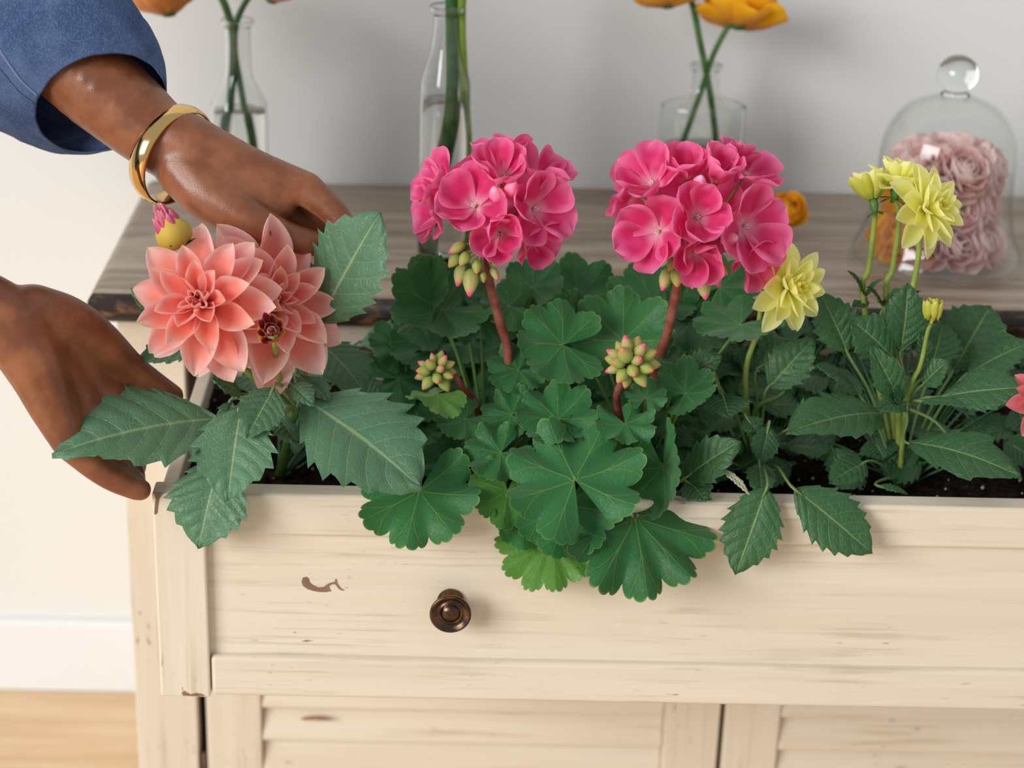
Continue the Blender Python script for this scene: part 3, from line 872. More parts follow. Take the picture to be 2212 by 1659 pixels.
c2 = umbel(pl2, (1072, 450), 0.082, [
    ((1028, 446), 0.052, (-0.38, 0.12, 0.92), 0.031, 32, 0.2), ((1080, 505), 0.040, (0.02, -0.28, 0.95), 0.027, 40, 1.0), ((1150, 452), 0.054, (0.55, 0.0, 0.82), 0.031, 28, 0.5),
    ((1085, 385), 0.060, (0.10, 0.50, 0.85), 0.028, 34, 0.9), ((1082, 345), 0.088, (0.0, 0.95, 0.20), 0.025, 30, 0.3), ((1160, 390), 0.074, (0.55, 0.62, 0.50), 0.027, 26, 0.7),
    ((958, 400), 0.078, (-0.72, 0.50, 0.35), 0.025, 28, 0.1), ((950, 455), 0.080, (-0.88, -0.10, 0.30), 0.026, 24, 0.6), ((1140, 510), 0.064, (0.50, -0.52, 0.60), 0.026, 24, 0.8),
    ((1072, 440), 0.085, (0.1, 0.2, 0.95), 0.034, 14, 0.3), ((1100, 420), 0.110, (0.3, 0.5, -0.6), 0.030, 20, 0.3), ((1040, 400), 0.105, (-0.4, 0.6, -0.5), 0.028, 20, 0.1)])
c3 = umbel(pl3, (1505, 465), 0.082, [
    ((1424, 500), 0.050, (-0.42, -0.12, 0.90), 0.034, 30, 0.2), ((1505, 470), 0.038, (0.02, 0.02, 1.0), 0.031, 38, 0.8), ((1604, 488), 0.054, (0.58, -0.10, 0.80), 0.034, 26, 0.5),
    ((1412, 402), 0.064, (-0.45, 0.50, 0.70), 0.030, 28, 0.9), ((1480, 385), 0.066, (-0.12, 0.72, 0.60), 0.026, 46, 0.3), ((1540, 392), 0.060, (0.18, 0.66, 0.66), 0.027, 44, 0.7),
    ((1606, 385), 0.076, (0.48, 0.62, 0.50), 0.028, 26, 0.1), ((1582, 365), 0.096, (0.25, 0.92, 0.10), 0.024, 36, 0.6), ((1500, 542), 0.050, (0.0, -0.45, 0.88), 0.027, 36, 0.8),
    ((1615, 552), 0.066, (0.40, -0.50, 0.70), 0.026, 26, 0.3), ((1372, 420), 0.084, (-0.85, 0.3, 0.2), 0.024, 24, 0.5), ((1500, 455), 0.085, (0, 0.2, 0.95), 0.038, 12, 0.2), ((1560, 450), 0.088, (0.2, 0.2, 0.9), 0.034, 12, 0.2),
    ((1450, 440), 0.105, (-0.4, 0.5, -0.5), 0.030, 20, 0.1)])
for P_, d_, pl_, c_ in (((1079, 432), (-0.3, 0.5, 0.8), pl2, c2), ((1100, 424), (0.2, 0.7, 0.7), pl2, c2), ((1506, 412), (0.1, 0.6, 0.8), pl3, c3), ((1562, 520), (0.5, 0.1, 0.8), pl3, c3)):
    P_ = at(P_[0], P_[1], y=0.044)
    bud(pl_, P_, camdir(*d_), 0.017, 'pinkbud', m_pinkbud, 0.36, c_)
s2t, s3t = at(1052, 575, y=0.072), at(1470, 590, y=0.072)
stem(pl2, [R2, at(1098, 790, y=0.088), at(1078, 690, y=0.080), s2t, c2 - UP * 0.020], 0.0042, 0.0034, ST_RED, 'flower_stalk')
stem(pl3, [R3, at(1415, 810, y=0.088), at(1444, 710, y=0.080), s3t, c3 - UP * 0.020], 0.0042, 0.0036, ST_RED, 'flower_stalk')
def hang(plant, root, lst, y):
    for px, py, dx, dy, ln, kind in lst:
        P = at(px, py, y=y + rp.uniform(-0.006, 0.004))
        bud(plant, P, camdir(dx, -dy, 0.15), ln, kind, BUD_G if kind == 'pk' else BUD_GG, 0.28 if kind == 'pk' else 0.34, root)
hang(pl2, at(1040, 545, y=0.07), [(1005, 525, -0.8, 0.5, 0.016, 'pk'), (1012, 545, -0.5, 0.8, 0.013, 'gr'), (1000, 570, -0.25, 1, 0.019, 'pk'), (1020, 580, -0.1, 1, 0.023, 'pk'),
     (1030, 560, 0, 1, 0.012, 'gr'), (1040, 585, 0.2, 1, 0.010, 'gr'), (1062, 578, 0.5, 1, 0.012, 'pk'), (992, 548, -0.6, 0.8, 0.014, 'gr')], 0.060)
hang(pl3, at(1475, 555, y=0.07), [(1444, 580, -0.3, 1, 0.019, 'pk'), (1462, 578, 0.0, 1, 0.016, 'gr'), (1456, 556, -0.4, 1, 0.012, 'gr'), (1492, 590, 0.1, 1, 0.013, 'gr'), (1515, 590, 0.15, 1, 0.022, 'pk'),
     (1538, 572, 0.3, 1, 0.019, 'pk'), (1530, 560, 0.4, 0.8, 0.014, 'gr'), (1552, 565, 0.5, 0.8, 0.013, 'gr'), (1505, 570, 0, 1, 0.015, 'pk')], 0.060)
def budball(plant, px, py, y, R, n, seed):
    C = at(px, py, y=y); r_ = random.Random(seed)
    for k in range(n):
        zz = 1 - 1.45 * (k + 0.5) / n; an = k * 2.399
        q = math.sqrt(max(0, 1 - zz * zz))
        d = camdir(q * math.cos(an), q * math.sin(an) * 0.9 + 0.15, zz * 0.9)
        bud(plant, C + d * R * 0.35, d, R * r_.uniform(0.75, 1.0), 'gr' if k % 3 else 'pk', BUD_GG if k % 3 else BUD_G, 0.38, C - d * R * 0.1)
    return C
cb2 = budball(pl2, 942, 802, 0.050, 0.0145, 14, 3)
cb3 = budball(pl3, 1362, 785, 0.030, 0.0185, 18, 8)
stem(pl2, [cb2, at(975, 805, y=0.056), at(1000, 840, y=0.062), at(1030, 880, y=0.08), R2], 0.0026, 0.0032, ST_RED, 'flower_stalk')
stem(pl3, [cb3, at(1342, 825, y=0.034), at(1335, 880, y=0.055), R3], 0.0026, 0.0034, ST_RED, 'flower_stalk')
g2 = lambda *a, **k: leaf_geranium(pl2, *a, pet=k.pop('pet', R2), **k)
g3 = lambda *a, **k: leaf_geranium(pl3, *a, pet=k.pop('pet', R3), **k)
# leaves rising behind
g2((955, 668, 0.120), (830, 690, 0.095), n=(0.10, 0.62, 0.76), mat='mid', cup=0.20, fold=0.2, R=0.047)
g2((925, 645, 0.130), (868, 570, 0.135), n=(-0.72, 0.25, 0.62), mat='mid', cup=0.25, R=0.038)
g2((1000, 640, 0.17), (1010, 560, 0.17), n=(0.2, 0.6, 0.7), mat='mid', R=0.034)
g2((1040, 690, 0.16), (1075, 610, 0.15), n=(0.3, 0.5, 0.8), mat='mid', R=0.036)
g3((1250, 640, 0.18), (1245, 552, 0.185), n=(0.0, 0.55, 0.8), mat='mid', cup=0.15, R=0.040)
g2((1215, 745, 0.075), (1110, 725, 0.055), n=(0.25, 0.40, 0.88), mat='mid', cup=0.12, R=0.041)
g3((1235, 720, 0.11), (1195, 630, 0.10), n=(0.5, 0.1, 0.85), mat='mid', cup=0.2, R=0.038)
g3((1345, 735, 0.10), (1345, 620, 0.10), n=(-0.1, 0.45, 0.88), mat='mid', cup=0.18, R=0.046)
g3((1410, 650, 0.16), (1400, 560, 0.16), n=(0.0, 0.6, 0.7), mat='mid', R=0.042)
g3((1500, 690, 0.14), (1560, 650, 0.12), n=(0.1, 0.7, 0.7), mat='mid', R=0.045)
g3((1555, 620, 0.16), (1590, 560, 0.16), n=(0.1, 0.6, 0.7), mat='mid', R=0.036)
g3((1600, 700, 0.10), (1520, 705, 0.07), n=(-0.1, 0.85, 0.5), mat='mid', R=0.040)
g2((1150, 620, 0.16), (1140, 570, 0.16), n=(-0.3, 0.5, 0.8), mat='mid', R=0.030)
g2((1100, 660, 0.12), (1060, 650, 0.11), n=(0.2, 0.5, 0.8), mat='mid', R=0.026)
# middle storey
g2((1205, 905, 0.035), (1165, 835, 0.035), n=(-0.05, 0.62, 0.78), mat='mid', cup=0.16, ruffle=0.10, R=0.035)
g2((1270, 925, 0.03), (1280, 880, 0.02), n=(0.2, 0.7, 0.7), mat='mid', cup=0.05, ruffle=0.12, R=0.018)
g3((1350, 915, 0.020), (1375, 945, 0.0), n=(0.05, 0.70, 0.72), mat='mid', cup=0.10, ruffle=0.16, R=0.026)
g3((1395, 860, 0.04), (1400, 830, 0.04), n=(0.0, 0.7, 0.7), mat='mid', ruffle=0.12, R=0.018)
g2((1082, 978, 0.015), (1030, 1000, 0.0), n=(-0.05, 0.50, 0.86), mat='mid', cup=0.08, ruffle=0.14, R=0.029)
g2((1105, 895, 0.05), (1075, 880, 0.05), n=(-0.3, 0.5, 0.8), mat='mid', ruffle=0.12, R=0.026)
g2((1005, 905, 0.05), (960, 925, 0.035), n=(0.1, 0.7, 0.7), mat='mid', ruffle=0.12, R=0.028)
g2((1120, 800, 0.08), (1100, 790, 0.07), n=(-0.1, 0.5, 0.8), mat='mid', ruffle=0.10, R=0.026)
g2((945, 850, 0.035), (890, 900, 0.015), n=(0.1, 0.85, 0.45), mat='bright', fold=-0.5, R=0.026)
g3((1480, 850, 0.055), (1500, 810, 0.05), n=(-0.3, 0.5, 0.8), mat='mid', fold=0.4, R=0.028)
# big front leaves hanging over the drawer edge
g3((1241, 1036, -0.020), (1205, 925, -0.008), n=(-0.05, 0.52, 0.85), mat='mid', cup=0.04, ruffle=0.12, R=0.058, lobe=0.24)
g2((1225, 1090, -0.008), (1195, 1215, -0.022), n=(-0.15, 0.30, 0.93), mat='mid', cup=0.05, R=0.045)
g3((1372, 1120, -0.008), (1380, 1300, -0.030), n=(0.08, 0.34, 0.93), mat='mid', cup=-0.02, ruffle=0.10, R=0.068, lobe=0.2, span=2.1)
g3((1190, 1165, -0.004), (1150, 1280, -0.016), n=(-0.2, 0.3, 0.9), mat='bright', cup=0.05, R=0.046, span=1.9)
g2((905, 1062, -0.004), (882, 1196, -0.026), n=(-0.08, 0.42, 0.90), mat='mid', cup=0.05, ruffle=0.10, R=0.051, lobe=0.2)
g2((1095, 1060, 0.004), (1075, 1150, -0.012), n=(0.3, 0.2, 0.9), mat='bright', cup=0.05, R=0.034)
g2((1130, 1120, -0.002), (1120, 1185, -0.006), n=(0.2, 0.2, 0.95), mat='mid', R=0.026)
g3((1432, 1010, 0.015), (1440, 1140, -0.02), n=(-0.75, 0.2, 0.6), mat='mid', fold=0.5, R=0.044)
g2((985, 1000, 0.03), (960, 970, 0.03), n=(-0.1, 0.7, 0.7), mat='mid', R=0.030)

# ------------------------------------------------------------------ yellow dahlias
R4 = soilpt(1640, 0.11); R5 = soilpt(1960, 0.09)
pl4 = thing('dahlia_plant', 'dahlia with a single yellow bloom hanging beside the pink geranium', 'plant', R4, g_pl)
pl5 = thing('dahlia_plant', 'dahlia with three pale yellow blooms on tall stalks before the cloche', 'plant', R5, g_pl)
def ylay(R):
    return [(8, R, -12, 0.002, YO, -0.002), (8, R * 0.97, 8, 0.002, YO, 0.0), (8, R * 0.84, 26, 0.002, YM, 0.001), (7, R * 0.64, 46, 0.002, YM, 0.003), (6, R * 0.45, 62, 0.002, YI, 0.004), (6, R * 0.3, 76, 0.001, YI, 0.005)]
cy, ay = at(1698, 620, y=0.075), camdir(0.60, -0.05, 0.78)
flower(pl4, cy, ay, 0.033, ylay(0.036), label='yellow bloom facing the cloche', spin=0.3)
stem(pl4, [cy - ay * 0.010, at(1650, 640, y=0.105), at(1635, 720, y=0.11), at(1610, 820, y=0.11), R4], 0.0018, 0.0026, ST_GRN)
cy2, ay2 = at(1998, 452, y=0.085), camdir(0.62, 0.10, 0.74)
flower(pl5, cy2, ay2, 0.033, ylay(0.036), label='largest of the three pale yellow blooms', spin=0.7)
stem(pl5, [cy2 - ay2 * 0.008, at(1985, 540, y=0.10), at(1968, 640, y=0.10), at(1945, 745, y=0.095), R5], 0.0020, 0.0028, ST_GRN)
cy3, ay3 = at(1938, 402, y=0.115), camdir(0.15, 0.92, 0.25)
flower(pl5, cy3, ay3, 0.030, [(8, 0.031, -2, 0.002, YO, 0), (8, 0.029, 18, 0.002, YO, 0), (8, 0.025, 40, 0.002, YM, 0.001), (7, 0.020, 60, 0.002, YM, 0.002), (6, 0.015, 76, 0.001, YI, 0.003)], label='pale yellow bloom facing up behind the largest', spin=0.2)
stem(pl5, [cy3 - ay3 * 0.008, at(1942, 480, y=0.118), at(1928, 580, y=0.12), at(1914, 660, y=0.115), R5], 0.0020, 0.0028, ST_GRN)
cy4, ay4 = at(1886, 432, y=0.105), camdir(-0.15, 0.95, -0.15)
flower(pl5, cy4, ay4, 0.022, [(8, 0.024, 40, 0.004, LB, 0), (8, 0.024, 58, 0.003, YM, 0.001), (6, 0.020, 74, 0.002, YM, 0.002)], label='half-open yellow bloom seen from its green sepals', spin=0.2, sep=7)
stem(pl5, [cy4 - ay4 * 0.008, at(1889, 480, y=0.108), at(1877, 580, y=0.11), at(1866, 660, y=0.11), R5], 0.0019, 0.0028, ST_GRN)
bc = at(2014, 682, y=0.060); bd = camdir(0.05, 0.95, 0.25)
b = flower(pl5, bc, bd, 0.011, [(7, 0.0155, 62, 0.0055, LB, -0.003), (6, 0.014, 76, 0.003, LB, -0.001)], mat=BUD_Y, name='bud', label='round closed yellow bud with green sepals', sep=7, depth=0.008, jit=0.5)
stem(pl5, [bc - bd * 0.006, at(2003, 720, y=0.062), at(1988, 790, y=0.065), at(1960, 860, y=0.07), R5], 0.0015, 0.0022, ST_GRN)
bc = at(1530, 745, y=0.13)
bud(pl4, bc, camdir(0.1, 0.9, 0.3), 0.016, 'lem', BUD_Y, 0.45)
stem(pl4, [bc, at(1540, 800, y=0.13), R4], 0.0013, 0.002, ST_GRN)
stem(pl4, [at(1712, 790, y=0.10), at(1690, 850, y=0.10), at(1630, 890, y=0.10), R4], 0.0016, 0.0024, ST_DK)
L4 = lambda *a, **k: leaf_dahlia(pl4, *a, pet=k.pop('pet', R4), pr=0.0015, **k)
L5 = lambda *a, **k: leaf_dahlia(pl5, *a, pet=k.pop('pet', R5), pr=0.0015, **k)
n5 = at(1955, 880, y=0.075)
L5((1905, 892, 0.055), (1698, 936, 0.0), 150, n=(-0.05, 0.62, 0.78), mat='mid', pet=n5, fold=0.12, arch=0.06, wide=0.36)
L5((1962, 955, 0.050), (2205, 1030, -0.002), 150, n=(0.05, 0.60, 0.80), mat='mid', pet=n5, fold=0.08, arch=0.07, teeth=3, wide=0.45)
L5((2080, 975, 0.06), (2208, 1035, 0.012), 90, n=(0.1, 0.6, 0.8), mat='mid', pet=n5, teeth=4)
L5((2030, 858, 0.065), (2215, 838, 0.045), 125, n=(0.0, 0.55, 0.8), mat='mid', pet=n5, fold=0.10, arch=0.04, wide=0.5)
L5((1990, 868, 0.062), (2085, 880, 0.045), 45, n=(0.0, 0.8, 0.5), mat='mid', pet=n5, teeth=3)
L5((1945, 870, 0.060), (1880, 745, 0.06), 80, n=(-0.3, 0.4, 0.85), mat='mid', pet=n5, fold=0.25, teeth=4)
L5((1955, 875, 0.055), (1895, 885, 0.03), 62, n=(0.1, 0.6, 0.8), mat='mid', pet=n5, teeth=3)
L5((1945, 870, 0.055), (1925, 840, 0.05), 60, n=(0.0, 0.6, 0.8), mat='mid', pet=n5, teeth=3)
L5((1935, 780, 0.085), (1838, 690, 0.085), 120, n=(-0.1, 0.3, 0.95), mat='mid', pet=n5, fold=0.1, wide=0.5)
L5((1945, 760, 0.09), (1960, 610, 0.10), 105, n=(0.1, 0.3, 0.95), mat='mid', pet=n5, wide=0.45)
L5((1995, 830, 0.07), (2050, 780, 0.06), 75, n=(-0.1, 0.5, 0.85), mat='mid', pet=n5, teeth=4)
L5((2000, 800, 0.08), (1985, 720, 0.08), 60, n=(0.2, 0.4, 0.9), mat='mid', pet=n5, teeth=4)
for px, py, tx, ty in ((1866, 640, 1830, 585), (1870, 640, 1905, 605), (1912, 650, 1950, 625), (1905, 660, 1870, 620), (1868, 655, 1840, 665), (1925, 660, 1990, 630)):
    L5((px, py, 0.112), (tx, ty, 0.10), 30, n=(0, 0.6, 0.7), mat='mid', pet=at(px - 3, py + 40, y=0.112), teeth=2)
L5((1830, 760, 0.10), (1770, 630, 0.11), 110, n=(-0.2, 0.4, 0.9), mat='mid')
L5((1850, 850, 0.08), (1760, 790, 0.06), 80, n=(-0.1, 0.7, 0.7), mat='mid')
L5((1870, 1000, 0.05), (1790, 1045, 0.022), 85, n=(0.0, 0.6, 0.8), mat='mid', teeth=4)
L5((1900, 1050, 0.035), (1960, 1070, 0.03), 30, n=(0.0, 0.8, 0.5), mat='mid', teeth=3)
L5((2060, 800, 0.15), (2140, 660, 0.17), 170, n=(0.0, 0.5, 0.85), mat='mid', wide=0.5, teeth=8)
L5((2090, 810, 0.14), (2230, 740, 0.14), 120, n=(0.1, 0.7, 0.7), mat='mid', teeth=7)
L5((2010, 800, 0.13), (2040, 690, 0.14), 110, n=(0.0, 0.5, 0.85), mat='mid')
L4((1655, 1052, -0.002), (1588, 1242, -0.022), 145, n=(0.0, 0.20, 0.97), mat='mid', fold=0.06, arch=0.03, wide=0.40, teeth=7)
L4((1715, 1055, -0.004), (1884, 1196, -0.024), 150, n=(0.05, 0.25, 0.96), mat='mid', fold=0.06, arch=0.03, wide=0.44, teeth=7)
L4((1478, 1035, 0.012), (1600, 953, 0.0), 115, n=(0.0, 0.5, 0.86), mat='mid', fold=0.1, arch=0.05, teeth=5)
L4((1485, 1035, 0.012), (1525, 1085, -0.01), 85, n=(0.1, 0.3, 0.95), mat='mid', teeth=4)
L4((1560, 1015, 0.0), (1618, 1070, -0.015), 24, n=(0.5, 0.3, 0.8), mat='white', teeth=3, pet=None)
L4((1640, 1000, 0.04), (1645, 1075, 0.004), 75, n=(0.0, 0.4, 0.9), mat='mid', teeth=5)
L4((1560, 850, 0.075), (1575, 905, 0.055), 120, n=(0.0, 0.7, 0.7), mat='mid', wide=0.3, teeth=5)
L4((1660, 920, 0.06), (1640, 1005, 0.04), 70, n=(0.2, 0.5, 0.8), mat='mid', teeth=5)
L4((1610, 900, 0.07), (1635, 935, 0.06), 60, n=(0, 0.6, 0.8), mat='mid', teeth=4)
L4((1660, 840, 0.10), (1760, 730, 0.11), 110, n=(0.1, 0.5, 0.85), mat='mid')
L4((1640, 800, 0.12), (1720, 735, 0.13), 120, n=(-0.1, 0.6, 0.8), mat='mid')
L4((1470, 820, 0.08), (1560, 770, 0.08), 90, n=(0, 0.6, 0.8), mat='mid')
L4((1700, 930, 0.07), (1790, 880, 0.06), 100, n=(0, 0.7, 0.7), mat='mid')

# ------------------------------------------------------------------ rose dahlia at the far end
R6 = soilpt(2330, 0.08)
pl6 = thing('dahlia_plant', 'dahlia with a rose pink bloom past the yellow dahlias', 'plant', R6, g_pl)
cy, ay = at(2262, 868, y=0.03), camdir(0.10, 0.25, 0.96)
flower(pl6, cy, ay, 0.030, [(8, 0.032, -8, 0.002, RO, 0), (8, 0.030, 12, 0.002, RO, 0), (7, 0.024, 34, 0.002, RO, 0.002), (6, 0.016, 58, 0.002, RO, 0.004), (5, 0.010, 74, 0.001, SC, 0.005)])
stem(pl6, [cy - ay * 0.01, at(2280, 930, y=0.06), R6], 0.002, 0.0028, ST_GRN)
for k in range(5):
    leaf_dahlia(pl6, (2300 + 10 * k, 900 + 25 * k, 0.07), (2230 + 60 * k, 960 + 20 * k, 0.02), 110, n=(0, 0.6, 0.8), mat='mid', pet=R6)
# undergrowth: low shaded leaves of the same plants
ru = random.Random(77)
low = [(pl1, 'd', 600, 880, 720, 940, 14), (pl2, 'g', 840, 1190, 690, 980, 30), (pl3, 'g', 1180, 1480, 650, 960, 26), (pl4, 'd', 1440, 1800, 680, 830, 22), (pl4, 'd', 1440, 1780, 800, 1020, 26), (pl5, 'd', 1740, 2200, 680, 840, 32), (pl5, 'd', 1740, 2200, 800, 1020, 24), (pl6, 'd', 2150, 2400, 760, 1000, 8)]
for pl, kind, ua, ub, va, vb, cnt in low:
    rt = WM[pl].translation
    for k in range(cnt):
        u = ua + (ub - ua) * ((k * 0.618 + ru.uniform(-0.06, 0.06)) % 1.0); v = va + (vb - va) * (k + ru.random()) / cnt
        y = 0.235 - (v - 650) / 350 * 0.150 + ru.uniform(-0.012, 0.012)
        a = ru.uniform(-0.3, math.pi + 0.3)
        ln = ru.uniform(70, 115)
        tp = (u + ln * math.cos(a), v + ln * 0.7 * math.sin(a), y - 0.02 * math.sin(a))
        nn = (ru.uniform(-0.4, 0.4), ru.uniform(0.4, 0.9), ru.uniform(0.4, 0.9))
        if kind == 'g': leaf_geranium(pl, (u, v, y), tp, n=nn, mat='mid', R=ru.uniform(0.028, 0.042), pet=rt, pr=0.0013, pv=(0.0, 0.3))
        else: leaf_dahlia(pl, (u, v, y), tp, ru.uniform(80, 135), n=nn, mat='pale' if pl is pl1 else 'mid', pet=rt, teeth=5, pr=0.0012, pv=(0.62, 0.53))

# ------------------------------------------------------------------ bottles with cut flowers
def bottle(label, base, prof, wall, water_z, mat=M_GLASS, squash=1.0):
    """prof: outer (r, z) from the base rim up; hollow with the given wall, water up to water_z."""
    b = thing('glass_bottle', label, 'bottle', base, 'glass bottles on the sideboard top')
    outer = [(0.0, 0.0)] + prof
    inner = [(max(0.0015, r - wall), z) for r, z in prof if z > 0.006]
    inner = [(0.0, 0.007)] + [(inner[0][0] * 0.8, 0.007)] + inner
    rim = [((outer[-1][0] + inner[-1][0]) / 2, outer[-1][1] + 0.001)]
    V, F, U = lathe(outer + rim + inner[::-1], 40)
    V = [Vector((v.x, v.y * squash, v.z)) + base for v in V]
    part('bottle_glass', V, F, mat, b, U)
    wi = [(r - 0.0004, z) for r, z in inner if z < water_z]
    def rz(z):
        for (ra, za), (rb, zb) in zip(inner, inner[1:]):
            if za <= z <= zb and zb > za: return ra + (rb - ra) * (z - za) / (zb - za)
        return inner[-1][0]
    w = [(0.0, 0.0078), (wi[1][0], 0.0078)] + [(r, z) for r, z in wi[2:] if z > 0.008] + [(rz(water_z) - 0.0004, water_z), (0.0, water_z)]
    V, F, U = lathe(w, 40)
    V = [Vector((v.x, v.y * squash, v.z)) + base for v in V]
    part('water', V, F, M_WATER, b, U)
    return b
def smooth_prof(pts, n=4):
    C = crom([Vector((r, z, 0)) for r, z in pts], n)
    return [(max(0.001, c.x), c.y) for c in C]
def on_top(px, py): return at(px, py, z=TOPZ)
def top_at(base, px, py): return at(px, py, y=base.y)
# round bottle behind the hand
B1 = on_top(522, 462)
h1 = top_at(B1, 503, 44).z - TOPZ
k1 = mmpx(B1)
zs = top_at(B1, 512, 232).z - TOPZ
bottle('round-shouldered glass bottle behind the hand, orange flower above', B1, smooth_prof([(0.024, 0.0), (0.029, 0.004), (0.029, zs * 0.5), (0.0285, zs - 0.004), (0.026, zs + 0.008), (0.017, zs + 0.026), (0.0135, zs + 0.040), (0.0132, h1 - 0.012), (0.0135, h1 - 0.006), (0.0165, h1 - 0.003), (0.0165, h1)]), 0.0018, zs - 0.003)
# tall slim bottle
B2 = on_top(955, 566)
h2 = top_at(B2, 984, 14).z - TOPZ
zs2 = top_at(B2, 982, 190).z - TOPZ; zn2 = top_at(B2, 982, 110).z - TOPZ
bottle('tall slim glass bottle behind the pink geranium, two thick green stalks', B2, smooth_prof([(0.019, 0.0), (0.0235, 0.004), (0.0235, zs2 * 0.4), (0.0235, zs2 - 0.008), (0.022, zs2 + 0.010), (0.015, zn2), (0.0125, zn2 + 0.02), (0.0118, h2 - 0.012), (0.0125, h2 - 0.007), (0.0162, h2 - 0.004), (0.0162, h2)]), 0.0022, top_at(B2, 980, 214).z - TOPZ)
# squat bottle
B3 = on_top(1502, 470)
h3 = top_at(B3, 1523, 140).z - TOPZ
zs3 = top_at(B3, 1520, 222).z - TOPZ
bottle('squat wide glass bottle half full of water, golden flowers above', B3, smooth_prof([(0.038, 0.0), (0.044, 0.004), (0.044, zs3 * 0.5), (0.0435, zs3 - 0.010), (0.040, zs3 - 0.001), (0.024, zs3 + 0.006), (0.0150, zs3 + 0.012), (0.0135, zs3 + 0.020), (0.0132, h3 - 0.008), (0.0140, h3 - 0.005), (0.0165, h3 - 0.003), (0.0165, h3)]), 0.0020, top_at(B3, 1518, 312).z - TOPZ, squash=0.62)
def ball(plant, C, axis, R, keys, core, n=1.0, name='flower_head', open_=0.0):
    V, F, U = receptacle(C, axis, R * 0.35, R * 0.4)
    f = part(name, V, F, SEPAL, plant, U, org=C)
    lay = [(7, R * 1.15, 30 - open_, R * 0.20, keys, -R * 0.30), (7, R * 1.12, 48 - open_, R * 0.18, keys, -R * 0.25), (6, R * 1.0, 62 - open_, R * 0.14, keys, -R * 0.2), (5, R * 0.9, 74 - open_ * 0.5, R * 0.10, keys, -R * 0.15), (4, R * 0.72, 82, R * 0.06, core, -R * 0.1)]
    rosette(f, C, axis, lay, rp.uniform(0, 6), jit=1.2)
    return f
def cut_flower(label, pts, r, mat, head=None, tilt=(0, 1, 0), R=0.030, keys=RG, y=None, group='cut flowers in the bottles', open_=0.0, name='ranunculus'):
    P = [A3(p) for p in pts]
    t = thing(name, label, 'flower', P[0], group)
    stem(t, P, r * 1.15, r, mat)
    if head: ball(t, A3(head), camdir(*tilt), R, keys, keys, open_=open_)
    return t
y1, y2, y3 = B1.y, B2.y, B3.y
cut_flower('orange flower leaning left from the round bottle', [(491, 440, y1), (492, 330, y1), (497, 235, y1), (505, 110, y1 - 0.003), (497, 45, y1), (470, -20, y1), (420, -70, y1), (375, -40, y1), (362, 8, y1)], 0.0036, ST_CUT, (362, 8, y1), (-0.15, 0.90, 0.1), 0.034, RA, open_=14)
cut_flower('pale apricot flower leaning right from the round bottle', [(540, 440, y1), (541, 320, y1), (520, 190, y1), (507, 110, y1 + 0.004), (512, 45, y1), (540, -10, y1), (575, -50, y1), (590, -12, y1)], 0.0030, ST_CUT, (590, -12, y1), (0.2, 0.9, 0.1), 0.024, RB, open_=8)
cut_flower('thick dark stalked flower in the tall bottle', [(934, 545, y2 + 0.004), (940, 440, y2 + 0.002), (960, 330, y2), (976, 210, y2), (976, 60, y2), (974, -40, y2), (970, -120, y2)], 0.0056, ST_CUT, (970, -150, y2), (-0.1, 0.9, 0.2), 0.032, RA)
cut_flower('lime stalked flower in the tall bottle', [(1012, 545, y2), (1010, 330, y2), (1003, 200, y2 - 0.004), (996, 60, y2), (1000, -40, y2), (1010, -110, y2)], 0.0042, ST_CUT2, (1012, -145, y2), (0.2, 0.9, 0.2), 0.028, RB)
cut_flower('golden flower leaning left from the squat bottle', [(1556, 440, y3), (1545, 290, y3), (1530, 180, y3 - 0.003), (1512, 90, y3), (1494, 5, y3), (1470, -25, y3), (1445, -12, y3)], 0.0030, ST_CUT, (1442, -6, y3), (-0.1, 0.95, 0.1), 0.030, RG, open_=26)
cut_flower('golden flower leaning right from the squat bottle', [(1432, 440, y3), (1470, 320, y3), (1510, 210, y3 + 0.003), (1540, 120, y3), (1574, 55, y3), (1592, 34, y3)], 0.0028, ST_CUT, (1598, 34, y3), (0.15, 0.95, 0.05), 0.037, RG, open_=24)
# ------------------------------------------------------------------ loose bloom lying on the top
bp = on_top(1693, 508)
rb = 0.0245
bc = bp + Vector((0, 0, rb * 0.92))
lb = thing('ranunculus', 'loose golden bloom lying on the wooden top behind the geranium', 'flower', bp)
f = ball(lb, bc - camdir(0.1, 0.45, 0.8) * 0.004, camdir(0.10, 0.45, 0.88), rb, RG, variants('green_core', 2, 'cup', 0.5, 1.2, 0.3, m_petal('green_core_petal', '#4d5a1c', '#6f7a22', '#a99a2a', '#b0a030')), open_=-12)
# ------------------------------------------------------------------ glass cloche full of blooms
CB = on_top(2020, 560)
kc = mmpx(CB)
htop = top_at(CB, 2080, 125).z - TOPZ
hk = top_at(CB, 2078, 207).z - TOPZ
cl = thing('glass_cloche', 'bell-shaped glass cloche with ball knob filled with blush blooms', 'cloche', CB)
rb_, rf = 144 * kc, 183 * kc
op = smooth_prof([(rf * 1.0, 0.002), (rf * 0.985, 0.010), (rf * 0.88, 0.030), (rb_ * 1.02, 0.055), (rb_, hk * 0.45), (rb_ * 0.985, hk * 0.66), (rb_ * 0.90, hk * 0.80), (rb_ * 0.68, hk * 0.92), (rb_ * 0.36, hk * 0.985), (rb_ * 0.20, hk)], 5)
wall = 0.0020
iv = [(max(0.001, r - wall), max(0.002, z - wall * (0.9 if z > hk * 0.7 else 0.0))) for r, z in op]
outer = op
full = [(0.0, hk - wall * 1.2)] + iv[::-1] + outer + [(0.0, hk + 0.0004)]
V, F, U = lathe(full, 56)
part('bell', [v + CB for v in V], F, M_THIN, cl, U)
rk = (htop - hk) / 2 * 1.02
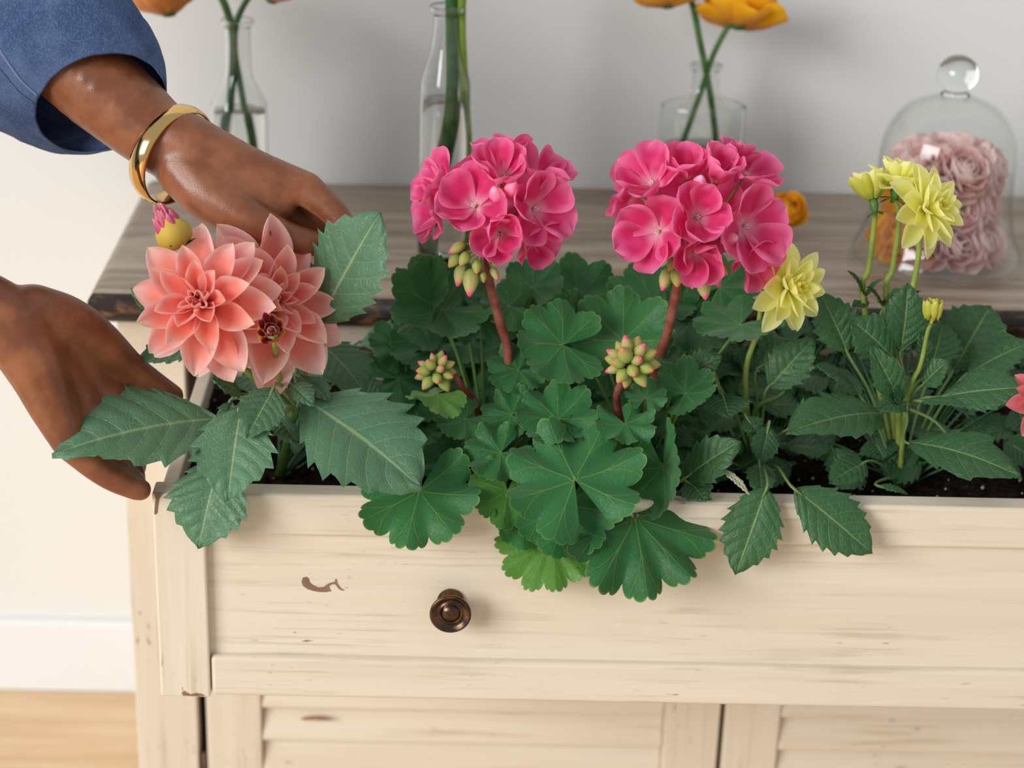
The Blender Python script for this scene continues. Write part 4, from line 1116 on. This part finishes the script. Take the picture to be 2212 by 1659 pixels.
kprof = [(0.0, hk + 0.0006), (rb_ * 0.215, hk + 0.0006), (rb_ * 0.20, hk + 0.003)] + [(rk * 1.06 * math.sin(a), hk + 0.002 + rk - rk * math.cos(a)) for a in [0.55 + 0.2 * i for i in range(13)]] + [(0.0, hk + 0.002 + 2 * rk)]
V, F, U = lathe(kprof, 40)
part('ball_knob', [v + CB for v in V], F, M_GLASS2, cl, U)
rc = random.Random(4)
spots = []
def inside_r(z):
    for (ra, za), (rb2, zb) in zip(iv, iv[1:]):
        if za <= z <= zb: return ra + (rb2 - ra) * (z - za) / max(1e-6, zb - za)
    return iv[0][0] if z < 0.01 else iv[-1][0]
fill_h = top_at(CB, 2080, 300).z - TOPZ
lay_z = [0.026, 0.060, 0.094, min(0.124, fill_h - 0.026)]
names = [('pale blush bloom packed under the glass cloche', RB), ('orange bloom packed under the glass cloche', RG), ('blush bloom with green heart under the glass cloche', RB)]
GC = [k for k in PM if k.startswith('green_core')]
for li, z in enumerate(lay_z):
    ri = inside_r(z) - 0.031
    cnt = (10, 8, 7, 5)[li]
    for k in range(cnt + 1):
        if k == cnt: c = CB + Vector((0, 0, z)); ax = Vector((0, 0, 1)); R = 0.026
        else:
            an = 2 * math.pi * (k + 0.5 * (li % 2)) / cnt + 0.5
            d = Vector((math.cos(an), math.sin(an), 0))
            c = CB + d * ri + Vector((0, 0, z)); ax = (d + Vector((0, 0, 0.45 if li < 3 else 1.2))).normalized(); R = 0.0265
        front = (c - CB).dot(Vector((0.35, 1, 0))) < 0.012
        if not front and k != cnt and li < 3: continue
        kind = 0
        px = PX0 + FPX * (c - CAM).dot(RT) / (c - CAM).dot(FWD)
        if 1890 < px < 1985 and li in (0, 1): kind = 1
        elif (li, k) in ((0, 7), (2, 4), (2, 5), (1, 5)) : kind = 2
        t = thing('ranunculus', names[kind][0], 'flower', c - Vector((0, 0, R)), 'blooms packed under the cloche')
        ball(t, c, ax, R, names[kind][1], GC if kind == 2 else names[kind][1], open_=6)

# ------------------------------------------------------------------ the person's two arms
def flesh(chains, name, parent, voxel=0.0022, smooth=10):
    """Tapered limbs fused into one continuous skin."""
    V, F = [], []
    for ch in chains:
        P = [(A3(c[:3]), c[3] / 1000.0) for c in ch]
        n = 6
        C = crom([p for p, r in P], n)
        for i, c in enumerate(C):
            s = i / n; k = min(int(s), len(P) - 2); t = s - k
            r = P[k][1] * (1 - t) + P[k + 1][1] * t
            a = len(V)
            rows, seg = 7, 12
            for q in range(1, rows):
                th = math.pi * q / rows
                for w in range(seg):
                    ph = 2 * math.pi * w / seg
                    V.append(c + Vector((math.sin(th) * math.cos(ph), math.sin(th) * math.sin(ph), math.cos(th))) * r)
            V.append(c + Vector((0, 0, r))); V.append(c - Vector((0, 0, r)))
            tp, bt_ = len(V) - 2, len(V) - 1
            for q in range(rows - 2):
                for w in range(seg):
                    w2 = (w + 1) % seg
                    F.append((a + q * seg + w, a + (q + 1) * seg + w, a + (q + 1) * seg + w2, a + q * seg + w2))
            for w in range(seg):
                w2 = (w + 1) % seg
                F.append((tp, a + w, a + w2)); F.append((bt_, a + (rows - 2) * seg + w2, a + (rows - 2) * seg + w))
    me = mk('tmp', V, F)
    o = bpy.data.objects.new('tmp', me); COL.objects.link(o)
    rm = o.modifiers.new('r', 'REMESH'); rm.mode = 'VOXEL'; rm.voxel_size = voxel; rm.use_smooth_shade = True
    sm = o.modifiers.new('s', 'SMOOTH'); sm.factor = 0.5; sm.iterations = smooth
    dg = bpy.context.evaluated_depsgraph_get()
    res = bpy.data.meshes.new_from_object(o.evaluated_get(dg))
    bpy.data.objects.remove(o, do_unlink=True); bpy.data.meshes.remove(me)
    res.name = name
    res.polygons.foreach_set('use_smooth', [True] * len(res.polygons))
    res.materials.clear(); res.materials.append(M_SKIN)
    c = Vector(np.mean(np.array([v.co[:] for v in res.vertices]), axis=0))
    res.transform(Matrix.Translation(-c))
    return link(name, res, parent, Matrix.Translation(c))
person = thing('person', 'person in a blue chambray shirt, both hands reaching to the salmon dahlia', 'person', at(-60, 500, y=0.08))
a1 = flesh([
    [(-120, -90, 0.138, 34), (60, 60, 0.134, 35), (222, 192, 0.122, 36), (330, 285, 0.11, 30), (400, 332, 0.105, 27)],
    [(330, 285, 0.11, 29), (415, 318, 0.10, 25), (540, 372, 0.095, 20), (662, 408, 0.090, 14)],
    [(400, 340, 0.110, 26), (540, 385, 0.11, 20), (650, 418, 0.112, 14)],
    [(400, 350, 0.115, 26), (520, 395, 0.125, 19), (620, 428, 0.132, 13)],
    [(400, 360, 0.115, 26), (500, 405, 0.135, 18), (588, 440, 0.150, 12)],
    [(662, 408, 0.090, 14), (733, 474, 0.080, 11.0), (750, 545, 0.072, 9.5), (735, 610, 0.066, 8.2)],
    [(650, 418, 0.112, 14), (715, 492, 0.108, 11.0), (728, 565, 0.098, 9.5), (715, 620, 0.090, 8.2)],
    [(620, 428, 0.132, 13), (680, 505, 0.135, 10.5), (690, 575, 0.125, 9.0), (680, 620, 0.118, 8.0)],
    [(588, 440, 0.150, 12), (640, 510, 0.156, 9.0), (650, 565, 0.150, 8.0), (645, 600, 0.145, 7.2)],
    [(400, 360, 0.095, 25), (448, 415, 0.080, 23), (530, 470, 0.066, 18), (610, 508, 0.062, 12.5), (690, 528, 0.070, 10.2)],
    [(480, 410, 0.085, 22), (560, 435, 0.085, 18), (600, 440, 0.088, 15)],
    [(600, 452, 0.105, 17), (660, 490, 0.108, 15), (690, 530, 0.105, 13)],
], 'arm', person)
a1['label'] = 'bare forearm and hand coming out of the rolled sleeve'
a2 = flesh([
    [(-520, 470, -0.02, 38), (-420, 520, -0.02, 38), (-200, 600, -0.01, 35), (-60, 655, 0.0, 29), (40, 705, 0.004, 28)],
    [(10, 690, 0.004, 28), (90, 770, 0.010, 27), (150, 850, 0.014, 21), (205, 905, 0.016, 15)],
    [(10, 690, 0.0, 27), (72, 775, -0.002, 26), (112, 870, -0.006, 20), (150, 955, -0.010, 14.5)],
    [(40, 690, 0.012, 27), (130, 755, 0.024, 24), (190, 820, 0.030, 18), (240, 860, 0.030, 14)],
    [(70, 685, 0.014, 26), (150, 702, 0.026, 22), (215, 745, 0.036, 19), (285, 800, 0.048, 13.5), (345, 838, 0.058, 10.5), (375, 855, 0.062, 9)],
    [(150, 955, -0.010, 14.5), (225, 1022, -0.012, 11.0), (285, 1052, -0.010, 9.6), (304, 1058, -0.009, 9.0)],
    [(205, 905, 0.016, 15), (250, 970, 0.016, 11.5), (286, 1020, 0.018, 10), (292, 1045, 0.018, 9)],
    [(240, 860, 0.030, 14), (270, 930, 0.034, 11.5), (290, 985, 0.036, 10), (294, 1010, 0.036, 9)],
    [(180, 940, 0.004, 14), (240, 1000, 0.003, 11.2), (286, 1040, 0.004, 9.8), (296, 1052, 0.004, 9)],
], 'arm', person)
a2['label'] = 'bare hand holding the corner of the drawer'
# rolled sleeve
def cloth(pts, r0, r1, seed):
    C = crom([A3(p) for p in pts], 10)
    V, F = [], []
    seg = 64
    t = (C[1] - C[0]).normalized(); a = t.orthogonal().normalized()
    for i, c in enumerate(C):
        t = ((C[i + 1] - c) if i < len(C) - 1 else (c - C[i - 1])).normalized()
        a = (a - t * a.dot(t)).normalized(); b = t.cross(a)
        f = i / (len(C) - 1)
        for k in range(seg):
            an = 2 * math.pi * k / seg
            d = a * math.cos(an) + b * math.sin(an)
            w = 1 + 0.10 * noise.noise(Vector((math.cos(an) * 1.7 + seed, math.sin(an) * 1.7, f * 6))) + 0.03 * math.sin(an * 3 + f * 22)
            V.append(c + d * (r0 + (r1 - r0) * f) * w)
    n = len(C)
    F = [(i * seg + k, i * seg + (k + 1) % seg, (i + 1) * seg + (k + 1) % seg, (i + 1) * seg + k) for i in range(n - 1) for k in range(seg)]
    m = len(V)
    V.append(C[-1] + t * r1 * 0.35); F += [((n - 1) * seg + k, (n - 1) * seg + (k + 1) % seg, m) for k in range(seg)]
    m2 = len(V)                                     # turned-in hem
    for k in range(seg): V.append(C[0] + (V[k] - C[0]) * 0.93 + (C[1] - C[0]).normalized() * 0.012)
    F += [(k, m2 + k, m2 + (k + 1) % seg, (k + 1) % seg) for k in range(seg)]
    return V, F
V, F = cloth([(-230, 592, -0.01), (-420, 505, -0.015), (-640, 340, -0.01), (-800, 60, 0.02), (-880, -220, 0.05)], 0.052, 0.066, 3.0)
part('sleeve', V, F, M_DENIM, person)['label'] = 'blue chambray sleeve of the other arm'
rings = [((350, 166), (88, 284), 0.118), ((341, 110), (46, 284), 0.122), ((315, 42), (-26, 254), 0.126), ((262, -40), (-110, 226), 0.130), ((186, -130), (-205, 168), 0.134), ((90, -230), (-310, 100), 0.138), ((-60, -370), (-450, -30), 0.140), ((-240, -500), (-640, -170), 0.140), ((-430, -600), (-800, -330), 0.138)]
RN = []
for (a, b, y) in rings:
    Aa, Bb = at(a[0], a[1], y=y), at(b[0], b[1], y=y)
    c = (Aa + Bb) / 2; L = (Aa - Bb) / 2; R = L.length; L = L.normalized()
    ud = (UP * 1.0 - RT * 0.42).normalized(); ud = (ud - L * ud.dot(L)).normalized()
    al = math.asin(0.52)
    RN.append((c, L, (-FWD * math.cos(al) + ud * math.sin(al)).normalized(), R))
def loft(RN, seg, sub, fn):
    V, F = [], []
    rows = (len(RN) - 1) * sub + 1
    cs = [crom([r[i] for r in RN], sub) for i in range(3)]
    rr = crom([Vector((r[3], 0, 0)) for r in RN], sub)
    for i in range(rows):
        for k in range(seg):
            an = 2 * math.pi * k / seg
            d = cs[1][i].normalized() * math.cos(an) + cs[2][i].normalized() * math.sin(an)
            V.append(cs[0][i] + d * (rr[i].x * fn(an, i / (rows - 1))))
    for i in range(rows - 1):
        for k in range(seg):
            k2 = (k + 1) % seg
            F.append((i * seg + k, i * seg + k2, (i + 1) * seg + k2, (i + 1) * seg + k))
    return V, F
def wr(an, t):
    x, y = math.cos(an), math.sin(an)
    w = 0.045 * noise.noise(Vector((x * 1.6, y * 1.6, t * 7))) * (0.25 + t) + 0.018 * math.sin(an * 3 + t * 16) * min(1, t * 3)
    w += 0.02 * noise.noise(Vector((x * 4, y * 4, t * 16)))
    ridge = 0.022 if t < 0.225 else 0.0           # the turned-back cuff stands proud
    return 1.0 + w + ridge * 1.0 - 0.05 * max(0.0, t - 0.225)
V, F = loft(RN, 96, 14, wr)
def wi(an, t): return wr(an, t) - 0.035
Vi, Fi = loft(RN, 96, 14, wi)
n0 = len(V)
V = V + Vi; F = F + [tuple(n0 + i for i in f[::-1]) for f in Fi] + [(k, n0 + k, n0 + (k + 1) % 96, (k + 1) % 96) for k in range(96)]
sl = part('sleeve', V, F, M_DENIM, person)
sl['label'] = 'blue chambray sleeve with turned-back cuff'
def seam_pt(an, t):
    sub = 14; rows = (len(RN) - 1) * sub + 1
    i = min(rows - 1, int(t * (rows - 1)))
    cs = [crom([r[q] for r in RN], sub) for q in range(3)]; rr = crom([Vector((r[3], 0, 0)) for r in RN], sub)
    d = cs[1][i].normalized() * math.cos(an) + cs[2][i].normalized() * math.sin(an)
    return cs[0][i] + d * (rr[i].x * wr(an, t) + 0.0004)
for off in (0.0, 0.16):
    V, F, U = tube([seam_pt(2.55 - off - 1.4 * t, t) for t in (0.0, 0.045, 0.09, 0.13, 0.175, 0.22)], 0.0011, 0.0011, 6, 4)
    part('seam', V, F, M_DENIM if off == 0 else M_STITCH, sl, U)
V, F = cloth([(-430, -340, 0.139), (-640, -480, 0.138), (-800, -520, 0.13), (-930, -480, 0.12)], 0.058, 0.066, 7.0)
part('sleeve', V, F, M_DENIM, person)
# gold bangle
bcx = at(372, 334, y=0.108)
L = (RT * 0.50 + UP * 0.86).normalized()
ud = (-RT * 0.86 + UP * 0.50).normalized()
al = math.asin(0.44)
Q = (-FWD * math.cos(al) + ud * math.sin(al)).normalized()
ax = L.cross(Q).normalized()
Rb = 114 * mmpx(bcx)
bprof = [(0.0, -0.0088), (0.0014, -0.0078), (0.0028, -0.0045), (0.0034, 0.0), (0.0028, 0.0045), (0.0014, 0.0078), (0.0, 0.0088), (-0.0004, 0.0060), (-0.0004, 0.0), (-0.0004, -0.0060)]
V, F = [], []
sg = 96
for k in range(sg):
    an = 2 * math.pi * k / sg
    d = L * math.cos(an) + Q * math.sin(an)
    for (r, w) in bprof: V.append(bcx + d * (Rb - 0.0034 + r) + ax * w)
m = len(bprof)
for k in range(sg):
    k2 = (k + 1) % sg
    for i in range(m):
        i2 = (i + 1) % m
        F.append((k * m + i, k * m + i2, k2 * m + i2, k2 * m + i))
bg = part('bangle', V, F, M_GOLD, None)
tag(bg, 'wide polished gold bangle hanging loose on the wrist', 'bracelet')
